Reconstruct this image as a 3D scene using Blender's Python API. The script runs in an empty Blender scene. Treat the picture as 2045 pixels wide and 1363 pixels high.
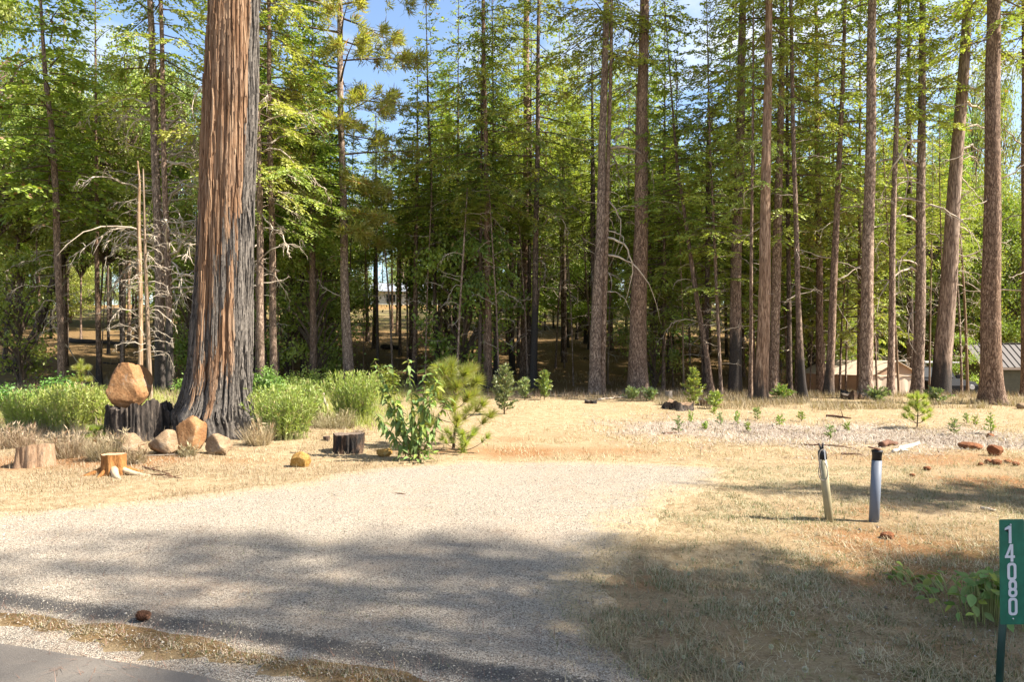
import bpy, bmesh, math, random
import numpy as np
from math import radians as rad, sin, cos, pi, tan
from mathutils import Vector, Matrix, Euler

SC = bpy.context.scene
COL = SC.collection

# ------------------------------------------------------------------ camera, sky, sun, exposure
EYE = 1.6
FPX = 1363.0          # focal length in photograph pixels (24 mm lens)
CX, HY = 1022.5, 690.0
cam_data = bpy.data.cameras.new('camera')
cam_data.sensor_width = 36.0
cam_data.lens = 36.0 * FPX / 2045.0
cam_data.shift_y = (HY - 681.5) / 2045.0
cam_data.clip_start = 0.05
cam_data.clip_end = 3000.0
cam = bpy.data.objects.new('camera', cam_data)
cam.location = (0, 0, EYE)
cam.rotation_euler = (rad(90), 0, 0)
COL.objects.link(cam)
SC.camera = cam

SUN_EL = rad(46)
SUN_AZ = rad(-12)      # angle from +X towards +Y (negative = a little behind the camera)
SDIR = Vector((cos(SUN_EL) * cos(SUN_AZ), cos(SUN_EL) * sin(SUN_AZ), sin(SUN_EL)))
sun_data = bpy.data.lights.new('sun', 'SUN')
sun_data.energy = 5.0
sun_data.angle = rad(0.5)
sun_data.color = (1.0, 0.93, 0.82)
sun = bpy.data.objects.new('sun', sun_data)
sun.rotation_euler = SDIR.to_track_quat('Z', 'Y').to_euler()
sun.location = (30, -8, 40)
COL.objects.link(sun)

world = bpy.data.worlds.new('World')
SC.world = world
world.use_nodes = True
wn = world.node_tree
wn.nodes.clear()
w_out = wn.nodes.new('ShaderNodeOutputWorld')
w_bg = wn.nodes.new('ShaderNodeBackground')
w_bg.inputs['Strength'].default_value = 0.088
w_sky = wn.nodes.new('ShaderNodeTexSky')
w_sky.sky_type = 'NISHITA'
w_sky.sun_disc = False
w_sky.sun_elevation = SUN_EL
w_sky.sun_rotation = math.atan2(SDIR.x, SDIR.y)
w_sky.altitude = 600
w_sky.dust_density = 1.2
w_tc = wn.nodes.new('ShaderNodeTexCoord')
w_map = wn.nodes.new('ShaderNodeMapping')
w_map.inputs['Scale'].default_value = (1.0, 1.0, 2.2)
w_map.inputs['Location'].default_value = (0.35, 0.1, 0.25)
w_no = wn.nodes.new('ShaderNodeTexNoise')
w_no.inputs['Scale'].default_value = 3.0
w_no.inputs['Detail'].default_value = 9
w_no.inputs['Roughness'].default_value = 0.58
w_ramp = wn.nodes.new('ShaderNodeValToRGB')
w_ramp.color_ramp.elements[0].position = 0.50
w_ramp.color_ramp.elements[1].position = 0.68
w_mix = wn.nodes.new('ShaderNodeMixRGB')
w_mix.inputs['Color2'].default_value = (3.8, 4.0, 4.4, 1)
wn.links.new(w_tc.outputs['Generated'], w_map.inputs['Vector'])
wn.links.new(w_map.outputs['Vector'], w_no.inputs['Vector'])
wn.links.new(w_no.outputs['Fac'], w_ramp.inputs['Fac'])
wn.links.new(w_ramp.outputs['Color'], w_mix.inputs['Fac'])
wn.links.new(w_sky.outputs['Color'], w_mix.inputs['Color1'])
wn.links.new(w_mix.outputs['Color'], w_bg.inputs['Color'])
wn.links.new(w_bg.outputs['Background'], w_out.inputs['Surface'])

SC.view_settings.view_transform = 'Standard'
SC.view_settings.look = 'None'
SC.view_settings.exposure = 1.84
SC.view_settings.gamma = 1.0
SC.view_settings.use_curve_mapping = False
SC.cycles.max_bounces = 6
SC.cycles.diffuse_bounces = 4
SC.cycles.transmission_bounces = 3
SC.cycles.glossy_bounces = 2
SC.cycles.transparent_max_bounces = 4
SC.cycles.caustics_reflective = False
SC.cycles.caustics_refractive = False

# ------------------------------------------------------------------ numeric helpers
def hsh(ix, iy, s):
    n = (ix.astype(np.int64) * 374761393 + iy.astype(np.int64) * 668265263 + s * 982451653) & 0x7fffffff
    n = ((n ^ (n >> 13)) * 1274126177) & 0x7fffffff
    n = (n ^ (n >> 16)) & 0xffff
    return n / 65535.0

def vnoise(x, y, s=0):
    x = np.asarray(x, float); y = np.asarray(y, float)
    ix = np.floor(x); iy = np.floor(y)
    fx = x - ix; fy = y - iy
    fx = fx * fx * (3 - 2 * fx); fy = fy * fy * (3 - 2 * fy)
    a = hsh(ix, iy, s); b = hsh(ix + 1, iy, s); c = hsh(ix, iy + 1, s); d = hsh(ix + 1, iy + 1, s)
    return (a * (1 - fx) + b * fx) * (1 - fy) + (c * (1 - fx) + d * fx) * fy

def fbm(x, y, s=0, oct=4, rough=0.5):
    t = 0; a = 1; n = 0
    for o in range(oct):
        t = t + a * vnoise(x * 2 ** o, y * 2 ** o, s + o * 17); n += a; a *= rough
    return t / n

def sstep(a, b, x):
    t = np.clip((np.asarray(x, float) - a) / (b - a), 0, 1)
    return t * t * (3 - 2 * t)

def gz(X, Y):
    """height of the ground"""
    X = np.asarray(X, float); Y = np.asarray(Y, float)
    a = X / np.maximum(Y, 4.0)
    w = 1 - sstep(0.30, 0.46, a)
    d = np.maximum(Y - 25.0, 0)
    left = 0.105 * np.minimum(d, 68) * sstep(0, 10, d)
    right = -0.9 * sstep(21, 30, Y) + 0.07 * np.minimum(np.maximum(Y - 46.0, 0), 60)
    z = left * w + right * (1 - w)
    far = sstep(6, 14, Y)
    z = z + far * 0.22 * (fbm(X * 0.16, Y * 0.16, 5, 3) - 0.5) + 0.05 * (fbm(X * 0.7, Y * 0.7, 9, 3) - 0.5)
    # low mound under the big cedar
    z = z + 0.10 * np.exp(-((X + 5.0) ** 2 + (Y - 11.6) ** 2) / 4.0)
    return z

def g(x, y):
    return float(gz(x, y))

def at(px, py):
    """ground point seen at photograph pixel (px, py)"""
    Y = np.concatenate([np.arange(2.4, 30, 0.02), np.arange(30, 140, 0.1)])
    X = (px - CX) / FPX * Y
    q = HY + (EYE - gz(X, Y)) / Y * FPX
    k = np.nonzero(q <= py)[0]
    i = k[0] if len(k) else len(Y) - 1
    return float(X[i]), float(Y[i])

def xz(px, py, Y):
    return ((px - CX) / FPX * Y, EYE - (py - HY) / FPX * Y)

def unit(v):
    v = np.asarray(v, float)
    return v / np.maximum(np.linalg.norm(v, axis=-1, keepdims=True), 1e-9)

# ------------------------------------------------------------------ mesh helpers
class MB:
    """collects vertices and faces of one mesh"""
    def __init__(self):
        self.v = []; self.f3 = []; self.f4 = []; self.m3 = []; self.m4 = []; self.n = 0
    def add(self, v, quads=None, tris=None, mat=0):
        v = np.asarray(v, float).reshape(-1, 3)
        if quads is not None and len(quads):
            q = np.asarray(quads, np.int64).reshape(-1, 4) + self.n
            self.f4.append(q); self.m4.append(np.full(len(q), mat))
        if tris is not None and len(tris):
            t = np.asarray(tris, np.int64).reshape(-1, 3) + self.n
            self.f3.append(t); self.m3.append(np.full(len(t), mat))
        self.v.append(v); self.n += len(v)
        return self
    def tube(self, pts, radii, sides=6, mat=0, cap=True):
        pts = np.asarray(pts, float); radii = np.asarray(radii, float) * np.ones(len(pts))
        t = np.gradient(pts, axis=0); t = unit(t)
        ref = np.array([0, 0, 1.0]) if abs(np.mean(t[:, 2])) < 0.7 else np.array([1.0, 0.15, 0])
        u = unit(np.cross(t, ref)); w = np.cross(t, u)
        a = np.arange(sides) / sides * 2 * pi
        ring = pts[:, None, :] + radii[:, None, None] * (np.cos(a)[None, :, None] * u[:, None, :] + np.sin(a)[None, :, None] * w[:, None, :])
        n = len(pts)
        i = np.arange(n - 1)[:, None] * sides; j = np.arange(sides)[None, :]; j2 = (j + 1) % sides
        q = np.stack([i + j, i + j2, i + sides + j2, i + sides + j], -1).reshape(-1, 4)
        v = ring.reshape(-1, 3)
        tr = []
        if cap:
            v = np.concatenate([v, pts[:1], pts[-1:]])
            for k in range(sides):
                tr.append((n * sides, (k + 1) % sides, k))
                tr.append((n * sides + 1, (n - 1) * sides + k, (n - 1) * sides + (k + 1) % sides))
        return self.add(v, q, tr, mat)
    def box(self, c, s, rot=None, mat=0):
        s = np.asarray(s, float) / 2
        v = np.array([(x, y, z) for z in (-1, 1) for y in (-1, 1) for x in (-1, 1)], float) * s
        if rot is not None:
            v = v @ np.array(rot).T
        q = [(0, 2, 3, 1), (4, 5, 7, 6), (0, 1, 5, 4), (2, 6, 7, 3), (0, 4, 6, 2), (1, 3, 7, 5)]
        return self.add(v + np.asarray(c, float), q, None, mat)
    def leaf(self, P, D, N, L, W, mat=0, at_=0.45):
        """rhombic blades: base P, direction D, facing N"""
        P = np.asarray(P, float); D = unit(D); S = unit(np.cross(D, N))
        L = np.asarray(L, float).reshape(-1, 1) * np.ones((len(P), 1)); W = np.asarray(W, float).reshape(-1, 1) * np.ones((len(P), 1))
        m = P + D * L * at_
        v = np.stack([P, m + S * W, P + D * L, m - S * W], 1).reshape(-1, 3)
        q = np.arange(len(P) * 4).reshape(-1, 4)
        return self.add(v, q, None, mat)
    def blade(self, P, D, S, L, W, mat=0):
        """thin triangular blades"""
        P = np.asarray(P, float)
        L = np.asarray(L, float).reshape(-1, 1); W = np.asarray(W, float).reshape(-1, 1)
        v = np.stack([P - S * W, P + S * W, P + D * L], 1).reshape(-1, 3)
        return self.add(v, None, np.arange(len(P) * 3).reshape(-1, 3), mat)
    def mesh(self, name, mats=(), smooth=False):
        me = bpy.data.meshes.new(name)
        V = np.concatenate(self.v) if self.v else np.zeros((0, 3))
        f4 = np.concatenate(self.f4) if self.f4 else np.zeros((0, 4), np.int64)
        f3 = np.concatenate(self.f3) if self.f3 else np.zeros((0, 3), np.int64)
        me.vertices.add(len(V)); me.vertices.foreach_set('co', V.astype(np.float32).ravel())
        nl = f4.size + f3.size
        me.loops.add(nl); me.polygons.add(len(f4) + len(f3))
        me.loops.foreach_set('vertex_index', np.concatenate([f4.ravel(), f3.ravel()]).astype(np.int32))
        st = np.concatenate([np.arange(len(f4)) * 4, f4.size + np.arange(len(f3)) * 3]).astype(np.int32)
        me.polygons.foreach_set('loop_start', st)
        mi = np.concatenate((self.m4 or [np.zeros(0)]) + (self.m3 or [np.zeros(0)])).astype(np.int32)
        for m in mats:
            me.materials.append(m)
        me.polygons.foreach_set('material_index', mi)
        me.polygons.foreach_set('use_smooth', np.full(len(mi), smooth))
        me.update(calc_edges=True)
        me.validate()
        return me

def obj(name, me, parent=None, loc=(0, 0, 0), rot=(0, 0, 0), scale=(1, 1, 1)):
    o = bpy.data.objects.new(name, me)
    COL.objects.link(o)
    if parent is not None:
        o.parent = parent
    o.location = loc; o.rotation_euler = rot
    o.scale = (scale,) * 3 if isinstance(scale, (int, float)) else scale
    return o

def tag(o, label, cat, group=None):
    o['label'] = label; o['category'] = cat
    if group:
        o['group'] = group
    return o

def kind(o, k):
    o['kind'] = k
    return o

def thing(name, label, cat, loc, rotz=0.0, group=None):
    o = bpy.data.objects.new(name, None)
    COL.objects.link(o)
    o.empty_display_size = 0.2
    o.location = loc; o.rotation_euler = (0, 0, rotz)
    return tag(o, label, cat, group)

# ------------------------------------------------------------------ material helpers
class NT:
    def __init__(self, name):
        self.m = bpy.data.materials.new(name)
        self.m.use_nodes = True
        self.t = self.m.node_tree
        self.t.nodes.clear()
        self.out = self.t.nodes.new('ShaderNodeOutputMaterial')
    def n(self, typ, props=None, **ins):
        nd = self.t.nodes.new('ShaderNode' + typ)
        for k, v in (props or {}).items():
            setattr(nd, k, v)
        for k, v in ins.items():
            self.set(nd, k.replace('_', ' '), v)
        return nd
    def set(self, nd, key, v):
        s = nd.inputs[int(key)] if isinstance(key, int) or key.isdigit() else nd.inputs[key]
        if isinstance(v, bpy.types.NodeSocket):
            self.t.links.new(v, s)
        elif isinstance(v, bpy.types.Node):
            self.t.links.new(v.outputs[0], s)
        elif isinstance(v, (tuple, list)) and len(v) == 3 and s.type == 'RGBA':
            s.default_value = (*v, 1)
        else:
            s.default_value = v
    def math(self, op, a, b=0.5, clamp=False):
        nd = self.t.nodes.new('ShaderNodeMath'); nd.operation = op; nd.use_clamp = clamp
        self.set(nd, 0, a); self.set(nd, 1, b)
        return nd.outputs[0]
    def mix(self, f, a, b, mode='MIX'):
        nd = self.t.nodes.new('ShaderNodeMixRGB'); nd.blend_type = mode
        self.set(nd, 'Fac', f); self.set(nd, 'Color1', a); self.set(nd, 'Color2', b)
        return nd.outputs[0]
    def ramp(self, f, stops):
        nd = self.t.nodes.new('ShaderNodeValToRGB')
        e = nd.color_ramp.elements
        while len(e) < len(stops):
            e.new(0.5)
        for i, (p, c) in enumerate(stops):
            e[i].position = p
            e[i].color = (c, c, c, 1) if isinstance(c, (int, float)) else (*c, 1)
        self.set(nd, 'Fac', f)
        return nd.outputs[0]
    def coord(self, which='Object', scale=None):
        tc = self.t.nodes.new('ShaderNodeTexCoord')
        o = tc.outputs[which]
        if scale is not None:
            mp = self.t.nodes.new('ShaderNodeMapping')
            mp.inputs['Scale'].default_value = scale
            self.t.links.new(o, mp.inputs['Vector'])
            o = mp.outputs[0]
        return o
    def world(self, scale=None):
        ge = self.t.nodes.new('ShaderNodeNewGeometry')
        o = ge.outputs['Position']
        if scale is not None:
            mp = self.t.nodes.new('ShaderNodeMapping')
            mp.inputs['Scale'].default_value = scale
            self.t.links.new(o, mp.inputs['Vector'])
            o = mp.outputs[0]
        return o
    def noise(self, vec, scale, detail=4, rough=0.55, dist=0.0):
        nd = self.n('TexNoise', Scale=scale, Detail=detail, Roughness=rough, Distortion=dist)
        self.t.links.new(vec, nd.inputs['Vector'])
        return nd.outputs['Fac']
    def vor(self, vec, scale, feature='F1', out='Distance', rnd=1.0):
        nd = self.n('TexVoronoi', {'feature': feature}, Scale=scale)
        nd.inputs['Randomness'].default_value = rnd
        self.t.links.new(vec, nd.inputs['Vector'])
        return nd.outputs[out]
    def island(self):
        return self.t.nodes.new('ShaderNodeNewGeometry').outputs['Random Per Island']
    def orand(self):
        return self.t.nodes.new('ShaderNodeObjectInfo').outputs['Random']
    def attr(self, name, typ='GEOMETRY', out='Fac'):
        nd = self.t.nodes.new('ShaderNodeAttribute'); nd.attribute_type = typ; nd.attribute_name = name
        return nd.outputs[out]
    def bump(self, h, strength=0.5, dist=0.02):
        nd = self.n('Bump', Strength=strength, Distance=dist)
        self.t.links.new(h, nd.inputs['Height'])
        return nd.outputs[0]
    def bsdf(self, color, rough=0.9, normal=None, spec=0.2, metal=0.0):
        p = self.n('BsdfPrincipled', Roughness=rough, Metallic=metal)
        self.set(p, 'Base Color', color)
        p.inputs['Specular IOR Level'].default_value = spec
        if normal is not None:
            self.t.links.new(normal, p.inputs['Normal'])
        self.t.links.new(p.outputs[0], self.out.inputs['Surface'])
        return self.m
    def leafy(self, color, trans=0.4, gloss=0.0):
        d = self.n('BsdfDiffuse'); self.set(d, 'Color', color)
        tr = self.n('BsdfTranslucent'); self.set(tr, 'Color', self.mix(0.5, color, (0.55, 0.62, 0.10), 'OVERLAY'))
        mx = self.n('MixShader', Fac=trans)
        self.t.links.new(d.outputs[0], mx.inputs[1]); self.t.links.new(tr.outputs[0], mx.inputs[2])
        o = mx
        if gloss > 0:
            gl = self.n('BsdfGlossy', Roughness=0.6)
            gl.inputs['Color'].default_value = (1, 1, 1, 1)
            m2 = self.n('MixShader', Fac=gloss)
            self.t.links.new(mx.outputs[0], m2.inputs[1]); self.t.links.new(gl.outputs[0], m2.inputs[2])
            o = m2
        self.t.links.new(o.outputs[0], self.out.inputs['Surface'])
        return self.m

def leaf_mat(name, dark, mid, light, dead=(0.22, 0.13, 0.05), dead_amt=0.03, trans=0.42, gloss=0.04, nscale=0.9):
    t = NT(name)
    f = t.noise(t.coord('Object'), nscale, 3, 0.6)
    c = t.ramp(f, [(0.32, dark), (0.5, mid), (0.68, light)])
    isl = t.island()
    c = t.mix(t.ramp(isl, [(0.0, 0.0), (1.0, 0.55)]), c, light)
    c = t.mix(t.math('GREATER_THAN', isl, 1 - dead_amt), c, dead)
    hs = t.n('HueSaturation')
    r = t.orand()
    t.set(hs, 'Hue', t.math('MULTIPLY_ADD', r, 0.045)); hs.inputs['Hue'].links[0].from_node.inputs[2].default_value = 0.4775
    v = t.math('MULTIPLY_ADD', t.math('FRACT', t.math('MULTIPLY', r, 7.31)), 0.45)
    v.node.inputs[2].default_value = 0.8
    t.set(hs, 'Value', v)
    t.set(hs, 'Color', c)
    return t.leafy(hs.outputs[0], trans, gloss)

def plain(name, col, rough=0.8, var=0.15, scale=8.0, bump=0.0, spec=0.2, metal=0.0):
    t = NT(name)
    f = t.noise(t.coord('Object'), scale, 5, 0.6)
    lo = tuple(x * (1 - var) for x in col); hi = tuple(min(1, x * (1 + var)) for x in col)
    c = t.ramp(f, [(0.3, lo), (0.7, hi)])
    nm = t.bump(f, bump, 0.02) if bump else None
    return t.bsdf(c, rough, nm, spec, metal)
# ------------------------------------------------------------------ materials
M = {}
M['fir'] = leaf_mat('fir_needles', (0.106, 0.146, 0.025), (0.230, 0.274, 0.045), (0.403, 0.414, 0.081), dead_amt=0.05)
M['firlight'] = leaf_mat('light_fir_needles', (0.121, 0.182, 0.028), (0.242, 0.308, 0.046), (0.396, 0.429, 0.072), dead_amt=0.03)
M['cedar'] = leaf_mat('cedar_sprays', (0.084, 0.157, 0.022), (0.185, 0.280, 0.034), (0.314, 0.403, 0.056), dead_amt=0.03)
M['pine'] = leaf_mat('pine_needles', (0.179, 0.231, 0.037), (0.304, 0.347, 0.058), (0.441, 0.441, 0.095), dead=(0.42, 0.26, 0.06), dead_amt=0.07, trans=0.55)
M['oak'] = leaf_mat('oak_leaves', (0.103, 0.157, 0.022), (0.194, 0.259, 0.032), (0.313, 0.367, 0.049), dead=(0.28, 0.20, 0.05), dead_amt=0.04)
M['shrub'] = leaf_mat('shrub_leaves', (0.075, 0.155, 0.028), (0.140, 0.250, 0.040), (0.22, 0.35, 0.06), dead_amt=0.02, nscale=2.5)
M['weed'] = leaf_mat('weed_blades', (0.19, 0.27, 0.04), (0.29, 0.37, 0.06), (0.40, 0.45, 0.10), dead=(0.45, 0.36, 0.16), dead_amt=0.10, nscale=2.0)
M['straw'] = leaf_mat('dry_straw', (0.247, 0.185, 0.100), (0.351, 0.280, 0.166), (0.456, 0.380, 0.252), dead=(0.187, 0.108, 0.050), dead_amt=0.16, trans=0.25, gloss=0.02)
M['turf'] = leaf_mat('dormant_turf', (0.185, 0.145, 0.088), (0.285, 0.228, 0.145), (0.40, 0.335, 0.23), dead=(0.083, 0.104, 0.040), dead_amt=0.22, trans=0.2, gloss=0.02)
M['greenturf'] = leaf_mat('green_grass', (0.043, 0.072, 0.022), (0.079, 0.115, 0.032), (0.144, 0.180, 0.058), dead=(0.288, 0.238, 0.130), dead_amt=0.2, trans=0.3, gloss=0.02)
M['needlelitter'] = leaf_mat('needle_litter', (0.10, 0.058, 0.034), (0.19, 0.115, 0.068), (0.30, 0.20, 0.125), trans=0.1)
M['chipwood'] = leaf_mat('wood_chips', (0.22, 0.17, 0.125), (0.32, 0.265, 0.21), (0.42, 0.365, 0.30), dead=(0.2, 0.13, 0.08), dead_amt=0.15, trans=0.0)

def bark_mat(name, deep, mid, ridge, zs=0.22, scale=17.0, bump=0.8):
    """bark with plates; char = height of the burnt black base (a per-object value), tint = grey share"""
    t = NT(name)
    co0 = t.coord('Object', (1, 1, zs))
    nz = t.n('TexNoise', Scale=scale * 0.5, Detail=3, Roughness=0.6); t.t.links.new(co0, nz.inputs['Vector'])
    vm = t.t.nodes.new('ShaderNodeVectorMath'); vm.operation = 'MULTIPLY_ADD'
    t.t.links.new(nz.outputs['Color'], vm.inputs[0]); vm.inputs[1].default_value = (.22, .22, .22); t.t.links.new(co0, vm.inputs[2])
    co = vm.outputs[0]
    a = t.noise(co, scale, 6, 0.62, 0.4)
    ed = t.math('MULTIPLY_ADD', t.vor(co, scale * 1.25, 'DISTANCE_TO_EDGE'), 1.0); t.set(ed.node, 2, t.math('MULTIPLY', t.math('SUBTRACT', t.noise(co0, scale * 2.2, 5, 0.75), 0.5), 0.42))
    b = t.ramp(ed, [(-0.0, 0.0), (0.2, 0.62), (0.5, 1.0)])
    fine = t.noise(t.coord('Object', (1, 1, 0.35)), scale * 5, 5, 0.7)
    h2 = t.math('ADD', t.math('MULTIPLY', a, 0.45), t.math('ADD', t.math('MULTIPLY', b, 0.42), t.math('MULTIPLY', fine, 0.4)))
    c = t.ramp(h2, [(0.36, deep), (0.62, mid), (0.88, ridge)])
    big = t.noise(t.coord('Object', (1, 1, 0.4)), 1.1, 4, 0.6)
    grey = t.mix(0.75, c, t.ramp(h2, [(0.45, (0.07, 0.06, 0.055)), (0.9, (0.34, 0.29, 0.25))]))
    tint = t.attr('tint', 'OBJECT')
    c = t.mix(t.math('MULTIPLY', t.math('ADD', tint, t.math('MULTIPLY', t.math('SUBTRACT', big, 0.5), 0.8)), 1.0, True), c, grey)
    sep = t.n('SeparateXYZ'); t.t.links.new(t.coord('Object'), sep.inputs[0])
    ch = t.attr('char', 'OBJECT')
    edge = t.math('ADD', sep.outputs['Z'], t.math('MULTIPLY', t.math('SUBTRACT', t.noise(t.coord('Object', (2.2, 2.2, 0.35)), 2.0, 5, 0.65), 0.5), 3.2))
    k = t.math('DIVIDE', t.math('SUBTRACT', ch, edge), 0.6, True)
    blk = t.ramp(fine, [(0.3, (0.012, 0.011, 0.010)), (0.75, (0.075, 0.066, 0.06))])
    c = t.mix(t.math('MULTIPLY', k, 0.93), c, blk)
    hs = t.n('HueSaturation'); t.set(hs, 'Color', c)
    v = t.math('MULTIPLY_ADD', t.orand(), 0.35); v.node.inputs[2].default_value = 0.78
    t.set(hs, 'Value', v)
    return t.bsdf(hs.outputs[0], 0.92, t.bump(h2, bump * .45, 0.022), 0.12)
M['bark'] = bark_mat('fir_bark', (0.049, 0.029, 0.020), (0.201, 0.122, 0.078), (0.439, 0.305, 0.213))
M['barktan'] = bark_mat('tan_bark', (0.104, 0.061, 0.040), (0.293, 0.185, 0.120), (0.488, 0.348, 0.244), zs=0.10, scale=15, bump=0.7)
M['barkpine'] = bark_mat('pine_bark', (0.061, 0.038, 0.027), (0.256, 0.168, 0.115), (0.488, 0.366, 0.268), zs=0.32, scale=13)
M['barkdark'] = bark_mat('dark_bark', (0.024, 0.017, 0.012), (0.098, 0.065, 0.045), (0.232, 0.165, 0.122), zs=0.25, scale=16)
M['snag'] = bark_mat('bare_snag_wood', (0.144, 0.083, 0.043), (0.288, 0.191, 0.112), (0.403, 0.302, 0.202), zs=0.06, scale=12, bump=0.35)

def deadwood_mat():
    t = NT('grey_dead_wood')
    f = t.noise(t.coord('Object', (1, 1, 1)), 6, 4, 0.6)
    c = t.ramp(f, [(0.3, (0.27, 0.21, 0.155)), (0.7, (0.55, 0.47, 0.375))])
    hs = t.n('HueSaturation'); t.set(hs, 'Color', c)
    v = t.math('MULTIPLY_ADD', t.orand(), 0.7); v.node.inputs[2].default_value = 0.55
    t.set(hs, 'Value', v)
    return t.bsdf(hs.outputs[0], 0.9, None, 0.15)
M['dead'] = deadwood_mat()
M['limb'] = plain('limb_bark', (0.11, 0.078, 0.055), 0.95, 0.4, 6)
M['stem'] = plain('green_brown_stem', (0.16, 0.12, 0.06), 0.9, 0.4, 10)
M['strawstalk'] = plain('straw_stalk', (0.40, 0.31, 0.18), 0.85, 0.25, 10)
M['stalk'] = plain('pale_green_stalk', (0.26, 0.27, 0.10), 0.8, 0.3, 10)

def ground_mat():
    t = NT('forest_ground')
    P = t.world()
    n1 = t.noise(P, 0.9, 6, 0.65, 0.6)
    n2 = t.noise(P, 7.0, 6, 0.7, 0.3)
    n3 = t.noise(P, 60.0, 4, 0.7)
    fib = t.noise(t.world((1, 3.0, 1)), 28.0, 5, 0.75, 1.2)
    straw = t.ramp(fib, [(0.30, (0.115, 0.072, 0.036)), (0.42, (0.275, 0.200, 0.112)), (0.58, (0.395, 0.310, 0.190)), (0.75, (0.50, 0.42, 0.295))])
    soil = t.ramp(n3, [(0.3, (0.130, 0.050, 0.017)), (0.55, (0.285, 0.150, 0.067)), (0.8, (0.38, 0.245, 0.135))])
    chip = t.ramp(t.noise(t.world((1, 2.0, 1)), 34.0, 5, 0.75, 1.5), [(0.3, (0.122, 0.086, 0.061)), (0.47, (0.315, 0.248, 0.185)), (0.68, (0.455, 0.395, 0.325))])
    litter = t.ramp(fib, [(0.3, (0.050, 0.029, 0.013)), (0.5, (0.158, 0.097, 0.043)), (0.72, (0.302, 0.205, 0.094))])
    green = t.ramp(n3, [(0.3, (0.043, 0.061, 0.014)), (0.7, (0.151, 0.173, 0.043))])
    def msk(name, lo=0.28, hi=0.72):
        v = t.math('ADD', t.attr(name), t.math('MULTIPLY', t.math('SUBTRACT', n2, 0.5), 1.5))
        v = t.math('ADD', v, t.math('MULTIPLY', t.math('SUBTRACT', fib, 0.5), 0.9))
        v = t.math('ADD', v, t.math('MULTIPLY', t.math('SUBTRACT', n1, 0.5), 0.7))
        return t.ramp(v, [(lo, 0.0), (hi, 1.0)])
    c = t.mix(t.ramp(n2, [(0.40, 0.55), (0.58, 0.0)]), straw, litter)
    c = t.mix(msk('litter'), c, litter)
    c = t.mix(msk('chips'), c, chip)
    c = t.mix(msk('soil'), c, soil)
    c = t.mix(t.math('MULTIPLY', msk('green'), 0.7), c, green)
    # scattered dark bits of bark and cone
    d = t.vor(P, 9.0)
    bits = t.math('LESS_THAN', t.math('ADD', d, t.math('MULTIPLY', n2, 0.25)), 0.17)
    c = t.mix(t.math('MULTIPLY', bits, 0.8), c, (0.07, 0.038, 0.02))
    h = t.math('ADD', t.math('MULTIPLY', fib, 0.6), t.math('MULTIPLY', n3, 0.5))
    return t.bsdf(c, 0.95, t.bump(h, 0.8, 0.03), 0.1)
M['ground'] = ground_mat()

def gravel_mat():
    t = NT('chip_gravel')
    P = t.world()
    n1 = t.noise(P, 0.8, 5, 0.65, 0.5)
    n2 = t.noise(P, 5.0, 5, 0.7)
    cell = t.vor(P, 120.0, 'F1', 'Color')
    sp = t.n('SeparateColor'); t.t.links.new(cell, sp.inputs[0])
    dist = t.vor(P, 120.0)
    stone = t.ramp(sp.outputs[0], [(0.0, (0.115, 0.098, 0.077)), (0.22, (0.29, 0.246, 0.190)), (0.65, (0.375, 0.32, 0.25)), (1.0, (0.47, 0.41, 0.33))])
    stone = t.mix(t.ramp(dist, [(0.45, 0.0), (0.75, 0.85)]), stone, (0.094, 0.072, 0.054))
    straw = t.attr('edge')
    f = t.ramp(t.math('ADD', t.math('MULTIPLY', n1, 0.7), t.math('MULTIPLY', n2, 0.5)), [(0.58, 0.0), (0.80, 1.0)])
    c = t.mix(t.math('MULTIPLY', f, 0.45), stone, (0.34, 0.235, 0.15))
    fib = t.noise(P, 40.0, 5, 0.75, 1.2)
    dry = t.ramp(fib, [(0.30, (0.115, 0.072, 0.036)), (0.42, (0.275, 0.200, 0.112)), (0.58, (0.395, 0.310, 0.190)), (0.75, (0.50, 0.42, 0.295))])
    e = t.ramp(t.math('ADD', straw, t.math('ADD', t.math('MULTIPLY', t.math('SUBTRACT', n2, 0.5), 1.3), t.math('MULTIPLY', t.math('SUBTRACT', fib, 0.5), 0.8))), [(0.3, 0.0), (0.8, 1.0)])
    c = t.mix(e, c, dry)
    lip_shade = t.ramp(t.math('ADD', t.attr('lip'), t.math('MULTIPLY', t.math('SUBTRACT', n2, 0.5), 0.8)), [(0.45, 0.0), (0.8, 0.8)])  # dark shadow line of the raised lip, painted into the gravel colour
    c = t.mix(lip_shade, c, (0.05, 0.047, 0.045))
    h = t.math('SUBTRACT', 1.0, dist)
    return t.bsdf(c, 0.9, t.bump(h, 0.7, 0.012), 0.2)
M['gravel'] = gravel_mat()

def road_mat():
    t = NT('worn_road_surface')
    P = t.world()
    n1 = t.noise(P, 1.3, 6, 0.65, 0.5); n3 = t.noise(P, 160.0, 4, 0.7)
    c = t.ramp(n3, [(0.25, (0.075, 0.066, 0.056)), (0.5, (0.125, 0.110, 0.094)), (0.8, (0.19, 0.168, 0.145))])
    c = t.mix(t.ramp(n1, [(0.4, 0.0), (0.75, 0.45)]), c, (0.19, 0.15, 0.115))
    return t.bsdf(c, 0.85, t.bump(n3, 0.5, 0.008), 0.25)
M['road'] = road_mat()

def stone_scatter_mat():
    t = NT('loose_stones')
    c = t.ramp(t.island(), [(0.0, (0.09, 0.076, 0.06)), (0.35, (0.24, 0.205, 0.16)), (0.7, (0.34, 0.295, 0.235)), (1.0, (0.44, 0.39, 0.32))])
    return t.bsdf(c, 0.85, None, 0.25)
M['stones'] = stone_scatter_mat()

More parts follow.
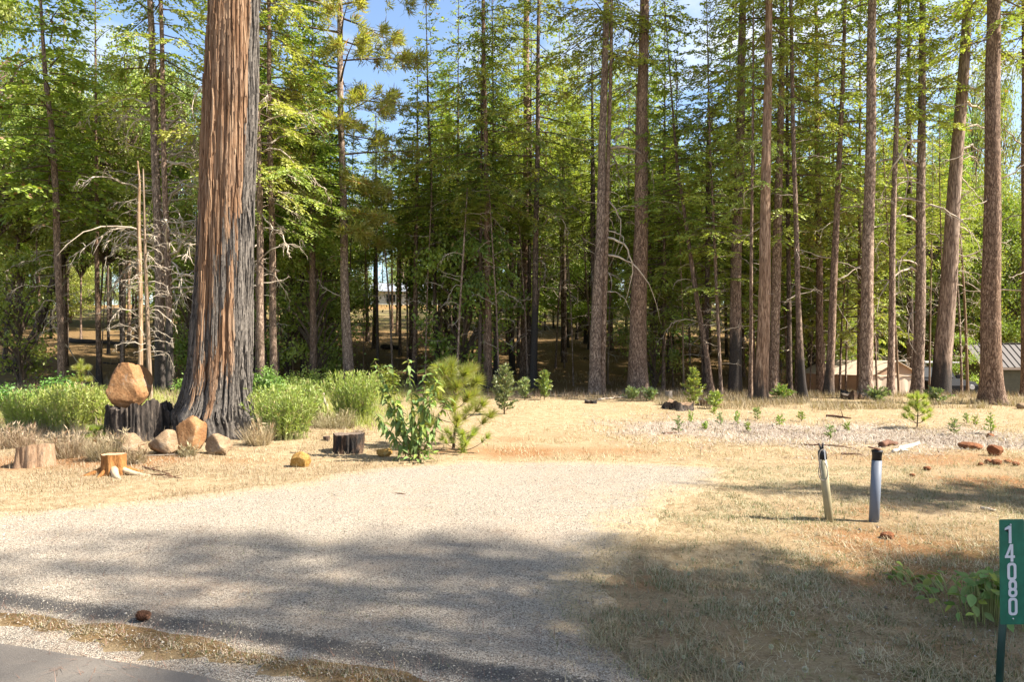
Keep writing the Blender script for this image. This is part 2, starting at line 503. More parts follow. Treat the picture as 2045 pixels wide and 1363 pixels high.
# ------------------------------------------------------------------ ground
def axis(fine, grow, lo, hi):
    a, b, st = fine
    mid = list(np.arange(a, b + 1e-6, st))
    out = mid
    s = st
    x = b
    while x < hi:
        s *= grow; x += s; out.append(min(x, hi))
    s = st; x = a; pre = []
    while x > lo:
        s *= grow; x -= s; pre.append(max(x, lo))
    return np.array(pre[::-1] + out)

DRIVE = [(-9.5, 2.9), (-9.5, 5.2), (-5.6, 6.6), (-4.2, 7.15), (-2.9, 7.9), (-1.9, 9.1), (-0.6, 9.75), (0.9, 9.8), (2.3, 9.5), (3.15, 8.9), (2.6, 8.0),
         (2.0, 7.2), (1.45, 6.2), (1.0, 5.2), (0.78, 4.3), (0.62, 3.5), (0.56, 3.1), (0.50, 2.95), (-0.75, 3.38), (-1.9, 3.75), (-3.1, 4.1), (-4.6, 4.55), (-6.6, 5.15), (-9.5, 2.9)]
DRIVE = [(-10.0, 6.2), (-6.6, 6.35), (-4.9, 6.7), (-3.7, 7.3), (-2.7, 8.1), (-1.9, 9.0), (-0.6, 9.7), (0.9, 9.75), (2.3, 9.45), (3.15, 8.9), (2.6, 8.0),
         (2.0, 7.2), (1.45, 6.2), (1.0, 5.2), (0.80, 4.3), (0.66, 3.5), (0.60, 3.0), (0.55, 2.62), (-0.80, 3.30), (-1.9, 3.68), (-3.1, 4.02), (-4.6, 4.42), (-6.6, 4.95), (-10.0, 5.9)]

def poly_sd(poly, X, Y):
    """signed distance to a polygon, positive inside"""
    P = np.array(poly); Q = np.roll(P, -1, 0)
    d = np.full(X.shape, 1e9); ins = np.zeros(X.shape, bool)
    for (ax, ay), (bx, by) in zip(P, Q):
        ex, ey = bx - ax, by - ay
        L = ex * ex + ey * ey
        if L < 1e-9:
            continue
        t = np.clip(((X - ax) * ex + (Y - ay) * ey) / L, 0, 1)
        d = np.minimum(d, np.hypot(X - ax - t * ex, Y - ay - t * ey))
        c = (ay > Y) != (by > Y)
        ins ^= c & (X < (bx - ax) * (Y - ay) / (by - ay + 1e-12) + ax)
    return np.where(ins, d, -d)

ROAD_A, ROAD_B = np.array([-2.95, 3.99]), np.array([-0.72, 3.27])   # road edge line
RN = np.array([-(ROAD_B - ROAD_A)[1], (ROAD_B - ROAD_A)[0]]); RN = RN / np.linalg.norm(RN)
def road_sd(X, Y):
    """distance beyond the road edge (positive = off the road)"""
    return (X - ROAD_A[0]) * RN[0] + (Y - ROAD_A[1]) * RN[1]

def masks(X, Y):
    n = fbm(X * 0.55, Y * 0.55, 31, 4); n2 = fbm(X * 1.7, Y * 1.7, 47, 4)
    blob = lambda cx, cy, rx, ry: np.exp(-(((X - cx) / rx) ** 2 + ((Y - cy) / ry) ** 2))
    soil = 0.72 * (0.42 * blob(2.2, 10.6, 3.4, 1.2) + 0.55 * blob(0.2, 10.3, 2.0, 0.5) + 0.8 * blob(-5.6, 9.4, 1.6, 0.7) + 0.6 * blob(-7.6, 9.0, 1.8, 0.6)
            + 0.95 * blob(6.4, 9.6, 2.2, 0.9) + 0.8 * blob(3.0, 5.6, 1.0, 0.7) + 0.5 * blob(2.2, 4.6, 1.6, 0.5) + 0.5 * blob(-3.4, 9.3, 0.9, 0.4)
            + 0.6 * blob(3.4, 6.6, 1.2, 0.4) + 0.5 * blob(5.2, 8.0, 2.5, 0.5) + 0.35 * blob(2.5, 3.7, 1.5, 0.5) + 0.4 * blob(0.6, 12.0, 1.5, 0.8) + 0.5 * blob(8, 7, 3, 1.5))
    soil = soil + 0.95 * (n - 0.5) + 0.35 * (n2 - 0.5)
    bank = sstep(78, 83, Y) * (1 - sstep(89, 94, Y)) * (X < 5)
    soil = np.maximum(soil, bank * 1.2)
    chips = 0.95 * blob(5.6, 12.6, 2.9, 1.7) + 0.55 * blob(3.9, 13.8, 1.6, 1.2) + 0.5 * blob(8.2, 11.5, 1.4, 1.0) + 0.7 * (n2 - 0.5)
    lit = sstep(20.5, 24.5, Y + 3 * (n - 0.5)) * (1 - 0.35 * sstep(60, 70, Y))
    lit = np.maximum(lit, 0.8 * blob(3.4, 5.3, 1.3, 1.3)) * 0.85 + 0.5 * (n2 - 0.5)
    strip = 0.9 * np.exp(-((road_sd(X, Y) - 0.07) / 0.13) ** 2) * (X < 2) * (Y < 7)
    lit = np.maximum(lit, strip)
    a = X / np.maximum(Y, 3)
    green = sstep(12.2, 14.0, Y) * (1 - sstep(24, 34, Y)) * (1 - sstep(-0.22, -0.08, a)) * 0.75 + 0.8 * (n - 0.5)
    green = np.where(Y > 11.5, green, 0.25 * (n - 0.5))
    gr2 = sstep(0.8, 1.6, X) * (1 - sstep(6.5, 8.2, Y)) * 0.16 + 0.6 * (n - 0.5)
    green = np.where(Y < 9, gr2 * (X > 0.6), green)
    green = np.where(Y > 50, 0.45 + 0.8 * (n - 0.5), green)
    return dict(soil=soil, chips=chips, litter=lit, green=green)

def grid_mesh(name, xs, ys, zf, mat, attrs=None, keep=None):
    X, Y = np.meshgrid(xs, ys)
    Z = zf(X, Y)
    nx = len(xs); ny = len(ys)
    i = np.arange(ny - 1)[:, None] * nx; j = np.arange(nx - 1)[None, :]
    q = np.stack([i + j, i + j + 1, i + nx + j + 1, i + nx + j], -1).reshape(-1, 4)
    if keep is not None:
        k = keep(X, Y)
        kk = (k[:-1, :-1] | k[1:, :-1] | k[:-1, 1:] | k[1:, 1:]).ravel()
        q = q[kk]
    b = MB(); b.add(np.stack([X, Y, Z], -1), q)
    me = b.mesh(name, [mat], True)
    for an, f in (attrs or {}).items():
        at_ = me.attributes.new(an, 'FLOAT', 'POINT')
        at_.data.foreach_set('value', f.astype(np.float32).ravel())
    return me

def ground_z(X, Y):
    z = gz(X, Y)
    near = 1 - sstep(22, 28, Y)
    z = z + near * (0.030 * (fbm(X * 3.1, Y * 3.1, 77, 3) - 0.5))
    rs = road_sd(X, Y)
    z = np.where((Y < 12), z - 0.05 * (1 - sstep(-0.12, 0.02, rs)), z)      # the road lies a little lower
    return z
gx = axis((-12, 13, 0.11), 1.10, -320, 320)
gy = axis((2.2, 23, 0.10), 1.07, -60, 420)
XX, YY = np.meshgrid(gx, gy)
kind(obj('ground', grid_mesh('ground', gx, gy, ground_z, M['ground'], masks(XX, YY))), 'structure')

def drive_sd(X, Y):
    return poly_sd(DRIVE, X, Y) + 0.42 * (fbm(X * 1.3, Y * 1.3, 61, 4) - 0.5) * np.clip(np.abs(road_sd(X, Y)) * 2 - 0.3, 0.12, 1)
def drive_z(X, Y):
    s = drive_sd(X, Y)
    rs = road_sd(X, Y)
    lip = 0.030 * np.exp(-((rs - 0.34) / 0.16) ** 2)
    return gz(X, Y) - 0.06 + 0.074 * sstep(-0.55, 0.45, s) + lip * (s > -0.1)
dx = np.arange(-10.2, 3.6, 0.05); dy = np.arange(2.4, 10.3, 0.05)
DXX, DYY = np.meshgrid(dx, dy)
dsd = drive_sd(DXX, DYY)
drs = road_sd(DXX, DYY)
kind(obj('gravel_driveway', grid_mesh('gravel_driveway', dx, dy, drive_z, M['gravel'],
     {'edge': 1.15 * (1 - sstep(-0.2, 1.0, dsd)) * sstep(0.35, 0.9, drs) - 0.55 * np.exp(-((drs - 0.3) / 0.25) ** 2), 'lip': np.exp(-((drs - 0.22) / 0.09) ** 2)},
     lambda X, Y: drive_sd(X, Y) > -0.5)), 'structure')

rx = axis((-5, 1.5, 0.1), 1.15, -60, 60); ry = axis((1.6, 5.4, 0.05), 1.3, -5.5, 26)
kind(obj('road', grid_mesh('road', rx, ry, lambda X, Y: np.where(road_sd(X, Y) > 0.12, -0.4, gz(np.clip(X, -12, 12), np.minimum(Y, 6)) - 0.036 - 0.05 * sstep(-0.05, 0.07, road_sd(X, Y) + 0.10 * (fbm(X * 4, Y * 4, 3, 3) - 0.5))), M['road'], None,
     lambda X, Y: (road_sd(X, Y) < 0.25) & (road_sd(X, Y) > -5.8))), 'structure')
# ------------------------------------------------------------------ crowns (shared meshes)
def conifer(name, seed, H, R, nb, leafmat, prof='cone', el=(-18, 25), droop=0.10, tw=7.0, L=0.20, W=0.062, step=0.10, pend=0.35, tuft=False, gap=0.0, thin=0.0):
    r = np.random.default_rng(seed)
    b = MB(); wood = []
    Ps, Ds, Ns, Ls, Ws = [], [], [], [], []
    for i in range(nb):
        t = (i + r.uniform(-.4, .4) + .5) / nb
        if r.random() < gap:
            continue
        if prof == 'cone':
            p = (1 - t) ** 0.75 * (0.62 + 0.38 * min(1, t / 0.12))
        elif prof == 'column':
            p = (1 - t ** 2.2) * (0.7 + 0.3 * min(1, t / 0.1))
        else:
            p = min(1, 0.45 + 2.0 * t) * (1 - t ** 3)
        ln = R * p * r.uniform(0.55, 1.12) + 0.12
        az = i * 2.39996 + r.uniform(-.6, .6)
        e = rad(el[0] + (el[1] - el[0]) * t + r.normal(0, 7))
        s = np.linspace(0, 1, 8)
        zb = H * t
        hd = np.array([cos(az), sin(az)])
        bend = r.uniform(-0.15, 0.15) * ln
        pts = np.stack([hd[0] * cos(e) * ln * s - hd[1] * bend * s ** 2, hd[1] * cos(e) * ln * s + hd[0] * bend * s ** 2,
                        zb + sin(e) * ln * s - droop * ln * s ** 2 * (1.3 if t < .5 else .7)], -1)
        wr = 0.007 + 0.010 * ln
        b.tube(pts[[0, 2, 4, 7]], np.array([wr, wr * .8, wr * .55, wr * .15]), 4, 1, False)
        m = max(3, int(ln * tw))
        sj = r.uniform(0.12 + 0.1 * min(1, ln / 3), 1.0, m) ** 0.85
        idx = np.clip(sj * 7, 0, 6.999); k = idx.astype(int); f = (idx - k)[:, None]
        base = pts[k] * (1 - f) + pts[k + 1] * f
        tg = unit(pts[k + 1] - pts[k])
        side = np.array([-hd[1], hd[0], 0.0])
        sg = np.where(r.random(m) < .5, -1, 1)[:, None]
        td = unit(tg * 0.62 + side * sg * r.uniform(.5, 1.0, (m, 1)) + np.array([0, 0, 1.0]) * r.normal(-0.12, 0.2, (m, 1)))
        tl = np.clip((0.16 + 0.34 * (1 - sj)) * ln * r.uniform(.6, 1.25, m), 0.16, 1.05)
        if tuft:
            ends = base + td * tl[:, None] * 0.7
            for q in range(m):
                if r.random() < 0.35:
                    continue
                nn = 40
                dd = unit(td[q] * 0.55 + np.array([0, 0, .25]) + r.normal(0, 0.55, (nn, 3)))
                Ps.append(np.repeat(ends[q][None], nn, 0) + r.normal(0, .05, (nn, 3))); Ds.append(dd); Ns.append(unit(r.normal(0, 1, (nn, 3))))
                Ls.append(r.uniform(.7, 1.1, nn) * L); Ws.append(np.full(nn, W))
            wood += [(base[q], ends[q]) for q in range(0, m, 2)]
            continue
        for q in range(m):
            ks = max(2, int(tl[q] / step))
            u = (np.arange(ks) + r.random(ks)) / ks
            pp = base[q] + td[q] * (u * tl[q])[:, None] - np.array([0, 0, 1.0]) * (pend * 0.5 * tl[q] * u ** 2)[:, None]
            s2 = unit(np.cross(td[q], [0, 0, 1.0]))
            sgn = np.where(np.arange(ks) % 2 == 0, 1, -1)[:, None]
            dd = unit(td[q] * 0.75 + s2 * sgn * r.uniform(.2, .9, (ks, 1)) + np.array([0, 0, -1.0]) * r.uniform(-.25, 1.0, (ks, 1)) * pend + r.normal(0, .15, (ks, 3)))
            Ps.append(pp); Ds.append(dd); Ns.append(unit(np.array([0, 0, 1.0]) + r.normal(0, .55, (ks, 3))))
            Ls.append(r.uniform(.65, 1.2, ks) * L); Ws.append(r.uniform(.7, 1.2, ks) * W)
    P = np.concatenate(Ps); D = np.concatenate(Ds); N = np.concatenate(Ns); LL = np.concatenate(Ls); WW = np.concatenate(Ws)
    if thin > 0:
        kp = r.random(len(P)) > thin
        P, D, N, LL, WW = P[kp], D[kp], N[kp], LL[kp], WW[kp]
    b.leaf(P, D, N, LL, WW, 0)
    for a, c in wood:
        b.tube([a, c], [0.008, 0.004], 3, 1, False)
    return b.mesh(name, [leafmat, M['limb']])

def broadleaf(name, seed, H, R, ncl, nl, leafmat, size=0.11, sig=0.42):
    r = np.random.default_rng(seed)
    b = MB()
    th = r.uniform(0, 2 * pi, ncl); zz = r.random(ncl)
    rr = R * np.sqrt(r.random(ncl)) * (0.45 + 0.75 * np.sin(pi * np.clip(zz * 0.85 + 0.12, 0, 1)))
    c = np.stack([rr * np.cos(th), rr * np.sin(th), zz * H], -1)
    for i in range(ncl):
        z0 = max(-0.5, c[i, 2] - 0.55 * math.hypot(c[i, 0], c[i, 1]) - 0.4)
        s = np.linspace(0, 1, 5)[:, None]
        pts = np.array([0, 0, z0]) * (1 - s) + c[i] * s + np.array([0, 0, 0.35]) * np.sin(s * pi) + r.normal(0, .08, (5, 3)) * (s * (1 - s) * 4)
        b.tube(pts, np.linspace(0.045, 0.008, 5), 4, 1, False)
    w = r.gamma(2, 1, ncl); w /= w.sum()
    ci = r.choice(ncl, nl, p=w)
    P = c[ci] + r.normal(0, 1, (nl, 3)) * np.array([sig, sig, sig * .6]) * r.uniform(.5, 1.3, (nl, 1))
    D = unit(r.normal(0, 1, (nl, 3)) + np.array([0, 0, -.35]))
    N = unit(r.normal(0, .8, (nl, 3)) + np.array([0, 0, .6]))
    b.leaf(P, D, N, r.uniform(.7, 1.3, nl) * size, r.uniform(.7, 1.2, nl) * size * 0.34, 0, 0.5)
    return b.mesh(name, [leafmat, M['limb']])

CR = {}
CR['firA'] = (conifer('fir_crown', 1, 18, 3.3, 105, M['fir'], el=(-22, 28), gap=.14, tw=13, L=.14, W=.034, step=.042, pend=.5, thin=.28), 18, 3.3)
CR['firB'] = (conifer('fir_crown', 2, 18, 3.0, 100, M['fir'], el=(-15, 30), tw=13, L=.14, W=.034, step=.042, pend=.6, gap=.18, thin=.28), 18, 3.0)
CR['firC'] = (conifer('fir_crown', 3, 16, 2.5, 105, M['fir'], prof='column', el=(-25, 25), tw=13, L=.14, W=.034, step=.042, pend=.7, gap=.12, thin=.28), 16, 2.5)
CR['firS'] = (conifer('sparse_fir_crown', 4, 16, 2.6, 70, M['fir'], prof='column', el=(-20, 30), tw=11, L=.14, W=.034, step=.042, pend=.6, gap=.22, thin=.1), 16, 2.6)
CR['young'] = (conifer('young_fir_crown', 5, 11, 2.1, 120, M['firlight'], el=(-5, 45), droop=.12, tw=16, L=.115, W=.030, step=.038, pend=.35, thin=.28), 11, 2.1)
CR['youngB'] = (conifer('young_fir_crown', 6, 10, 1.7, 95, M['firlight'], el=(-12, 40), droop=.15, tw=16, L=.115, W=.030, step=.038, pend=.5, gap=.12, thin=.28), 10, 1.7)
CR['cedA'] = (conifer('cedar_crown', 7, 12, 1.9, 150, M['cedar'], prof='column', el=(-5, 45), droop=.22, tw=16, L=.12, W=.042, step=.042, pend=.6, thin=.15), 12, 1.9)
CR['cedB'] = (conifer('cedar_crown', 8, 9, 1.7, 110, M['cedar'], el=(-10, 40), droop=.22, tw=16, L=.12, W=.042, step=.042, pend=.6, gap=.08, thin=.15), 9, 1.7)
CR['pine'] = (conifer('pine_crown', 9, 14, 2.7, 70, M['pine'], prof='dome', el=(-12, 38), droop=.05, tw=13, L=.26, W=.014, tuft=True), 14, 2.7)
CR['oakA'] = (broadleaf('oak_crown', 11, 7, 2.7, 85, 24000, M['oak']), 7, 2.7)
CR['oakB'] = (broadleaf('oak_crown', 12, 6, 3.0, 80, 24000, M['oak'], .105, .36), 6, 3.0)
CR['under'] = (broadleaf('understory_crown', 13, 3.2, 1.3, 36, 5200, M['oak'], .10, .25), 3.2, 1.3)

# ------------------------------------------------------------------ bare branches (shared meshes, unit length along +X)
def bare_branch(seed, curl, ntw, rough=.06, r0=.015):
    r = np.random.default_rng(seed)
    b = MB()
    s = np.linspace(0, 1, 11)
    k = r.uniform(-.3, .3)
    pts = np.stack([np.sin(s * 1.25) / np.sin(1.25) * (1 - .15 * s ** 3), k * s ** 2, curl[0] * s - curl[1] * s ** 2 + curl[2] * s ** 3], -1) + np.cumsum(r.normal(0, rough * .6, (11, 3)), 0) * np.array([.3, 1, 1])
    pts[0] = 0
    b.tube(pts, r0 * (1 - s * .85), 5)
    for j in range(ntw):
        i = r.integers(3, 10)
        tg = unit(pts[min(i + 1, 10)] - pts[i - 1])
        d = unit(tg * .8 + r.normal(0, .6, 3) + np.array([0, 0, -.35]))
        ln = r.uniform(.12, .42) * (1.15 - s[i])
        u = np.linspace(0, 1, 6)[:, None]
        q = pts[i] + d * ln * u + np.array([0, 0, -1.]) * ln * .5 * u ** 2 + r.normal(0, .012, (6, 3)) * u
        b.tube(q, .0095 * (1 - u[:, 0] * .8), 3)
        if r.random() < .6:
            d2 = unit(d + r.normal(0, .7, 3)); ln2 = ln * .5
            b.tube(q[3] + d2 * ln2 * u[:4] * 1.6, .006 * (1 - u[:4, 0]), 3)
    return b.mesh('bare_branch', [M['dead']], True)
DB_DROOP = [bare_branch(100 + i, (r_[0], r_[1], r_[2]), 9 + i, .06) for i, r_ in enumerate([(.35, .9, .1), (.2, .95, .25), (.45, 1.25, .3), (.1, .7, .2), (.5, 1.5, .45), (.25, .6, -.25)])]
DB_STRAIGHT = [bare_branch(120 + i, (r_[0], r_[1], r_[2]), 3 + i, .035, .014) for i, r_ in enumerate([(.1, .25, .1), (-.05, .3, .35), (.2, .35, .05), (-.1, .1, .3)])]
DB_HOOK = [bare_branch(140 + i, (r_[0], r_[1], r_[2]), 3, .05, .027) for i, r_ in enumerate([(.1, 1.6, .3), (.55, 1.9, .15), (-.1, 1.1, -.6), (.3, .2, -1.1)])]
STUB = []
for i in range(3):
    b = MB(); r_ = np.random.default_rng(160 + i)
    s = np.linspace(0, 1, 4)
    b.tube(np.stack([s, .1 * r_.normal() * s, .25 * r_.uniform(-1, 1) * s ** 2], -1), .055 * (1 - .65 * s), 5)
    STUB.append(b.mesh('branch_stub', [M['dead']], True))

# ------------------------------------------------------------------ trunks and trees
def trunk_mesh(path, H, seed, sides, mat, flare=.45, rough=.035, zfine=.22):
    """path: list of (x, y, z, r) in local metres, first at z=0; extended straight up to H with taper"""
    r = np.random.default_rng(seed)
    p = np.array(path, float)
    zt, rt = p[-1, 2], p[-1, 3]
    if H > zt + 1:
        sl = (p[-1, :2] - p[-2, :2]) / max(p[-1, 2] - p[-2, 2], .1) * .5
        for f in (.35, .7, 1.0):
            z = zt + (H - zt) * f
            p = np.vstack([p, [*(p[-1, :2] + sl * (z - p[-1, 2])), z, max(.015, rt * (1 - .93 * f))]])
    zs = [-.25, -.05]
    z = .0
    top = p[-1, 2]
    while z < top:
        zs.append(z)
        z += .10 if z < 1.0 else (zfine if z < 13 else 1.0)
    zs = np.array(zs + [top])
    zc = np.clip(zs, 0, None)
    x = np.interp(zc, p[:, 2], p[:, 0]); y = np.interp(zc, p[:, 2], p[:, 1]); rr = np.interp(zc, p[:, 2], p[:, 3])
    x = x + .12 * rr * np.sin(zs * .9 + seed); y = y + .12 * rr * np.cos(zs * .7 + seed)
    a = np.arange(sides) / sides * 2 * pi
    A, Z = np.meshgrid(a, zs)
    lob = 1 + .28 * np.cos(3 * A + seed) + .2 * np.cos(5 * A + 2.1 * seed)
    fl = 1 + flare * np.exp(-np.clip(Z, 0, None) / .38) * np.clip(lob, .4, 1.5)
    bark = vnoise(A / (2 * pi) * sides * .5, Z * 1.6, seed) - .5 + .8 * (vnoise(A / (2 * pi) * sides * .25, Z * .45, seed + 5) - .5)
    RR = rr[:, None] * fl * (1 + rough * 2 * bark)
    V = np.stack([x[:, None] + RR * np.cos(A), y[:, None] + RR * np.sin(A), Z], -1).reshape(-1, 3)
    n = len(zs)
    i = np.arange(n - 1)[:, None] * sides; j = np.arange(sides)[None, :]; j2 = (j + 1) % sides
    q = np.stack([i + j, i + j2, i + sides + j2, i + sides + j], -1).reshape(-1, 4)
    b = MB(); b.add(np.vstack([V, [[x[-1], y[-1], top + .02]]]), q, [(n * sides, (n - 1) * sides + k, (n - 1) * sides + (k + 1) % sides) for k in range(sides)])
    return b.mesh('trunk', [mat], True), p

TREES = []
WF = .74
def tree(name, label, path, H=26, Y=None, crown=None, mat='bark', char=0.0, tint=0.3, dead=(), sides=None, flare=.45, cat='tree', group=None, extra_crowns=(), seed=None, lean_y=0.0, rough=.035):
    """path: photograph pixels (x, y, width) from the base up"""
    seed = seed if seed is not None else len(TREES) * 7 + 3
    rnd = random.Random(seed)
    px, py, w0 = path[0]
    if H > 20.5 and (Y is None or Y < 24):
        H = 20.5 + (H - 20.5) * .12
    if Y is None:
        X0, Y0 = at(px, py)
        if Y0 > 23 and px > 1400:
            Y0 = min(22.5, 2181 / (py - 690)); X0 = (px - CX) / FPX * Y0
    else:
        Y0 = Y; X0 = (px - CX) / FPX * Y0
    zg = g(X0, Y0) - .02
    loc = []
    for (qx, qy, w) in path:
        x, z = xz(qx, qy, Y0)
        loc.append((x - X0, lean_y * max(0, z - zg), max(0, z - zg), max(.02, WF * w / 2 / FPX * Y0)))
    loc[0] = (0, 0, 0, loc[0][3])
    sides = sides or (26 if path[0][2] > 24 else 14 if path[0][2] > 13 else 9)
    t = thing(name, label, cat, (X0, Y0, zg), 0, group)
    me, p = trunk_mesh(loc, H, seed, sides, M[mat], flare, rough)
    tr = obj('trunk', me, t)
    tr['char'] = float(char); tr['tint'] = float(tint)
    at_h = lambda h: (np.interp(h, p[:, 2], p[:, 0]), np.interp(h, p[:, 2], p[:, 1]), np.interp(h, p[:, 2], p[:, 3]))
    if crown and crown[1] >= 8 and crown[0] in ('firA', 'firB'):
        crown = ('firS', crown[1], 2.3, H)
    for c in ([crown] if crown else []) + list(extra_crowns):
        me, cH, cR = CR[c[0]]
        h0 = c[1]; R = c[2] if len(c) > 2 else cR
        top = c[3] if len(c) > 3 else H
        x, y, _ = at_h(h0 + .3 * (top - h0))
        sxy = R / cR
        obj('crown', me, t, (x, y, h0), (0, 0, rnd.uniform(0, 6.28)), (sxy, sxy, (top - h0) / cH))
    for (kind_, h0, h1, n, ln, azs) in dead:
        lib = {'droop': DB_DROOP, 'straight': DB_STRAIGHT, 'hook': DB_HOOK, 'stub': STUB}[kind_]
        for i in range(n):
            h = h0 + (h1 - h0) * (i + rnd.random()) / n
            x, y, r_ = at_h(h)
            az = rad(rnd.choice(azs) + rnd.uniform(-35, 35)) if azs else rnd.uniform(0, 6.28)
            L_ = ln * rnd.choice((.35, .6, .8, 1.0, 1.3)) * rnd.uniform(.8, 1.2)
            obj('bare_branch' if kind_ != 'stub' else 'branch_stub', rnd.choice(lib), t, (x + cos(az) * r_ * .8, y + sin(az) * r_ * .8, h), (rad(rnd.uniform(-35, 35)), rad(rnd.uniform(-35, 30)), az), (L_, L_ * rnd.choice((-1, 1)) , L_) if kind_ != 'stub' else (L_, L_, L_))
    TREES.append((t, X0, Y0))
    return t

LR = (0, 180, 200, 340, 250, 290)
# ---- right-hand stand
tree('fir_tree', 'stout brown fir with wide flared foot nearest the metal roofed shed', [(1980, 808, 50), (1980, 700, 47), (1981, 400, 40), (1984, 0, 30)], 30, mat='bark', tint=.15, char=.1, flare=.55, crown=('firA', 9.5), dead=[('stub', 3, 11, 26, .16, None), ('straight', 5, 10, 6, 1.3, (180, 0))], rough=.05)
tree('fir_tree', 'reddish trunk cut by the right picture edge beside the shed', [(2056, 792, 34), (2052, 400, 28), (2050, 0, 22)], 27, mat='bark', tint=.1, crown=('firS', 10.5, 1.8, 20), dead=[('straight', 3, 9, 8, 1.6, (180, 230))])
tree('cedar_tree', 'leaning cedar with burnt black foot hiding the parked truck', [(1880, 782, 46), (1889, 640, 42), (1903, 420, 34), (1921, 180, 27), (1934, 0, 22)], 27, mat='barktan', char=1.5, tint=.65, flare=.2, crown=('firS', 10.5, 2.4), dead=[('straight', 4.2, 10.5, 15, 1.35, (0, 10, 350, 180)), ('hook', 4.5, 10.5, 16, 1.3, (0, 10, 350))])
tree('fir_tree', 'straight fir with big curling bare branches and bright tufted top', [(1834, 786, 28), (1837, 600, 26), (1840, 300, 20), (1843, 0, 15)], 20, mat='barkpine', tint=.45, flare=.5, crown=('youngB', 8.6, 1.9, 16), dead=[('hook', 2.4, 8.5, 14, 1.9, (180, 200, 0, 340)), ('stub', 1, 8, 18, .14, None)])
tree('fir_tree', 'slender fir rising in front of the tan tent between two thicker trunks', [(1779, 790, 18), (1782, 500, 15), (1793, 150, 10), (1797, 0, 9)], 19, mat='barkpine', tint=.4, crown=('youngB', 9.3, 1.3), dead=[('hook', 2.6, 8.5, 11, 1.3, (0, 180)), ('stub', 1, 8, 12, .1, None)])
tree('fir_tree', 'dark rough trunk standing behind the peak of the tan tent', [(1818, 772, 18), (1817, 500, 14), (1815, 200, 11)], 21, Y=29, mat='barkdark', tint=.3, crown=('firC', 5.8, 2.0), dead=[('straight', 2, 7, 8, 1.0, LR)])
tree('fir_tree', 'tall clean trunk left of the tent with a dark root lump at its foot', [(1726, 797, 34), (1733, 560, 30), (1739, 260, 25), (1742, 0, 20)], 30, mat='barkpine', tint=.3, flare=.45, crown=('firA', 11.5), dead=[('stub', 2, 11, 24, .13, None)], rough=.045)
tree('fir_tree', 'leaning dark trunk crossing a paler one near the tent', [(1652, 790, 24), (1660, 690, 20), (1672, 400, 15), (1684, 150, 10)], 19, mat='bark', char=1.1, tint=.3, crown=('youngB', 6.3, 1.8), dead=[('straight', 3.0, 7, 12, 1.5, (0, 180, 20))])
tree('fir_tree', 'reddish trunk crossed by a leaning dark one near the tent', [(1638, 775, 22), (1637, 560, 17), (1632, 280, 13)], 22, Y=25, mat='bark', tint=.1, crown=('firC', 5.5, 1.9), dead=[('straight', 2, 6, 8, 1.2, LR)])
tree('fir_tree', 'thin bowed trunk with blackened foot left of the crossed pair', [(1603, 797, 20), (1594, 600, 14), (1585, 300, 11), (1579, 0, 9)], 20, mat='bark', char=1.5, tint=.5, flare=.7, crown=('firS', 9.2, 1.7), dead=[('straight', 3, 9, 14, 1.0, LR)])
tree('fir_tree', 'dark thin trunk behind the bowed thin trunk', [(1578, 785, 14), (1574, 500, 11)], 20, Y=24, mat='barkdark', tint=.2, crown=('firC', 5, 1.9), dead=[('straight', 1.5, 5, 10, 1.2, LR)])
tree('fir_tree', 'rough plated trunk topped by foliage close behind the tan trunk', [(1546, 780, 27), (1549, 560, 24), (1558, 300, 18)], 24, Y=22.6, mat='barkpine', tint=.1, flare=.3, crown=('firB', 5.4, 2.8), dead=[('straight', 2, 5, 5, 1.0, (0, 180))], rough=.06)
tree('cedar_tree', 'smooth tan barked cedar with charcoal stripe down its foot', [(1521, 803, 37), (1524, 680, 33), (1530, 350, 25), (1536, 0, 18)], 28, mat='barktan', char=.9, tint=.05, flare=.18, crown=('firS', 11, 2.5), dead=[('stub', 3, 9, 6, .2, None), ('hook', 4, 8, 3, .8, (180, 0))])
tree('fir_tree', 'thin bare pole trunk just left of the tan barked cedar', [(1499, 800, 11), (1500, 560, 9), (1503, 300, 7)], 15, mat='bark', tint=.35, crown=('firS', 6.2, 1.2), dead=[('straight', 1.5, 6, 10, .8, LR)])
tree('pine_tree', 'scorched thick trunk with hanging foliage high left of the tan cedar', [(1467, 786, 34), (1469, 600, 29), (1477, 300, 24), (1484, 0, 18)], 30, mat='bark', char=2.2, tint=.45, flare=.3, crown=('firB', 8.0, 3.0), dead=[('straight', 4.5, 8, 10, 1.6, LR)])
tree('fir_tree', 'thin kinked trunk leaning left behind the green cedar sapling', [(1420, 782, 16), (1408, 690, 14), (1392, 600, 13), (1372, 460, 10), (1352, 330, 8)], 13, mat='bark', tint=.4, crown=('youngB', 5.2, 1.9), dead=[('droop', 2, 5, 9, .9, LR)])
tree('fir_tree', 'pencil thin pole trunk with sunlit edge right of the kinked trunk', [(1440, 784, 9), (1432, 600, 8), (1418, 300, 6)], 14, Y=22, mat='bark', tint=.5, crown=('young', 4.6, 1.7), dead=[('straight', 1, 4.5, 12, .9, LR)])
tree('fir_tree', 'largest trunk of the middle stand with plated bark and flared foot', [(1273, 786, 56), (1275, 690, 46), (1279, 480, 38), (1284, 150, 28), (1286, 0, 24)], 32, mat='bark', tint=.25, char=.25, flare=.4, crown=('firA', 10.5, 3.4), dead=[('stub', 2, 10, 30, .15, None), ('droop', 5.5, 10, 9, 2.0, (0, 180, 345)), ('hook', 6, 9, 3, .7, (200, 340))], rough=.055)
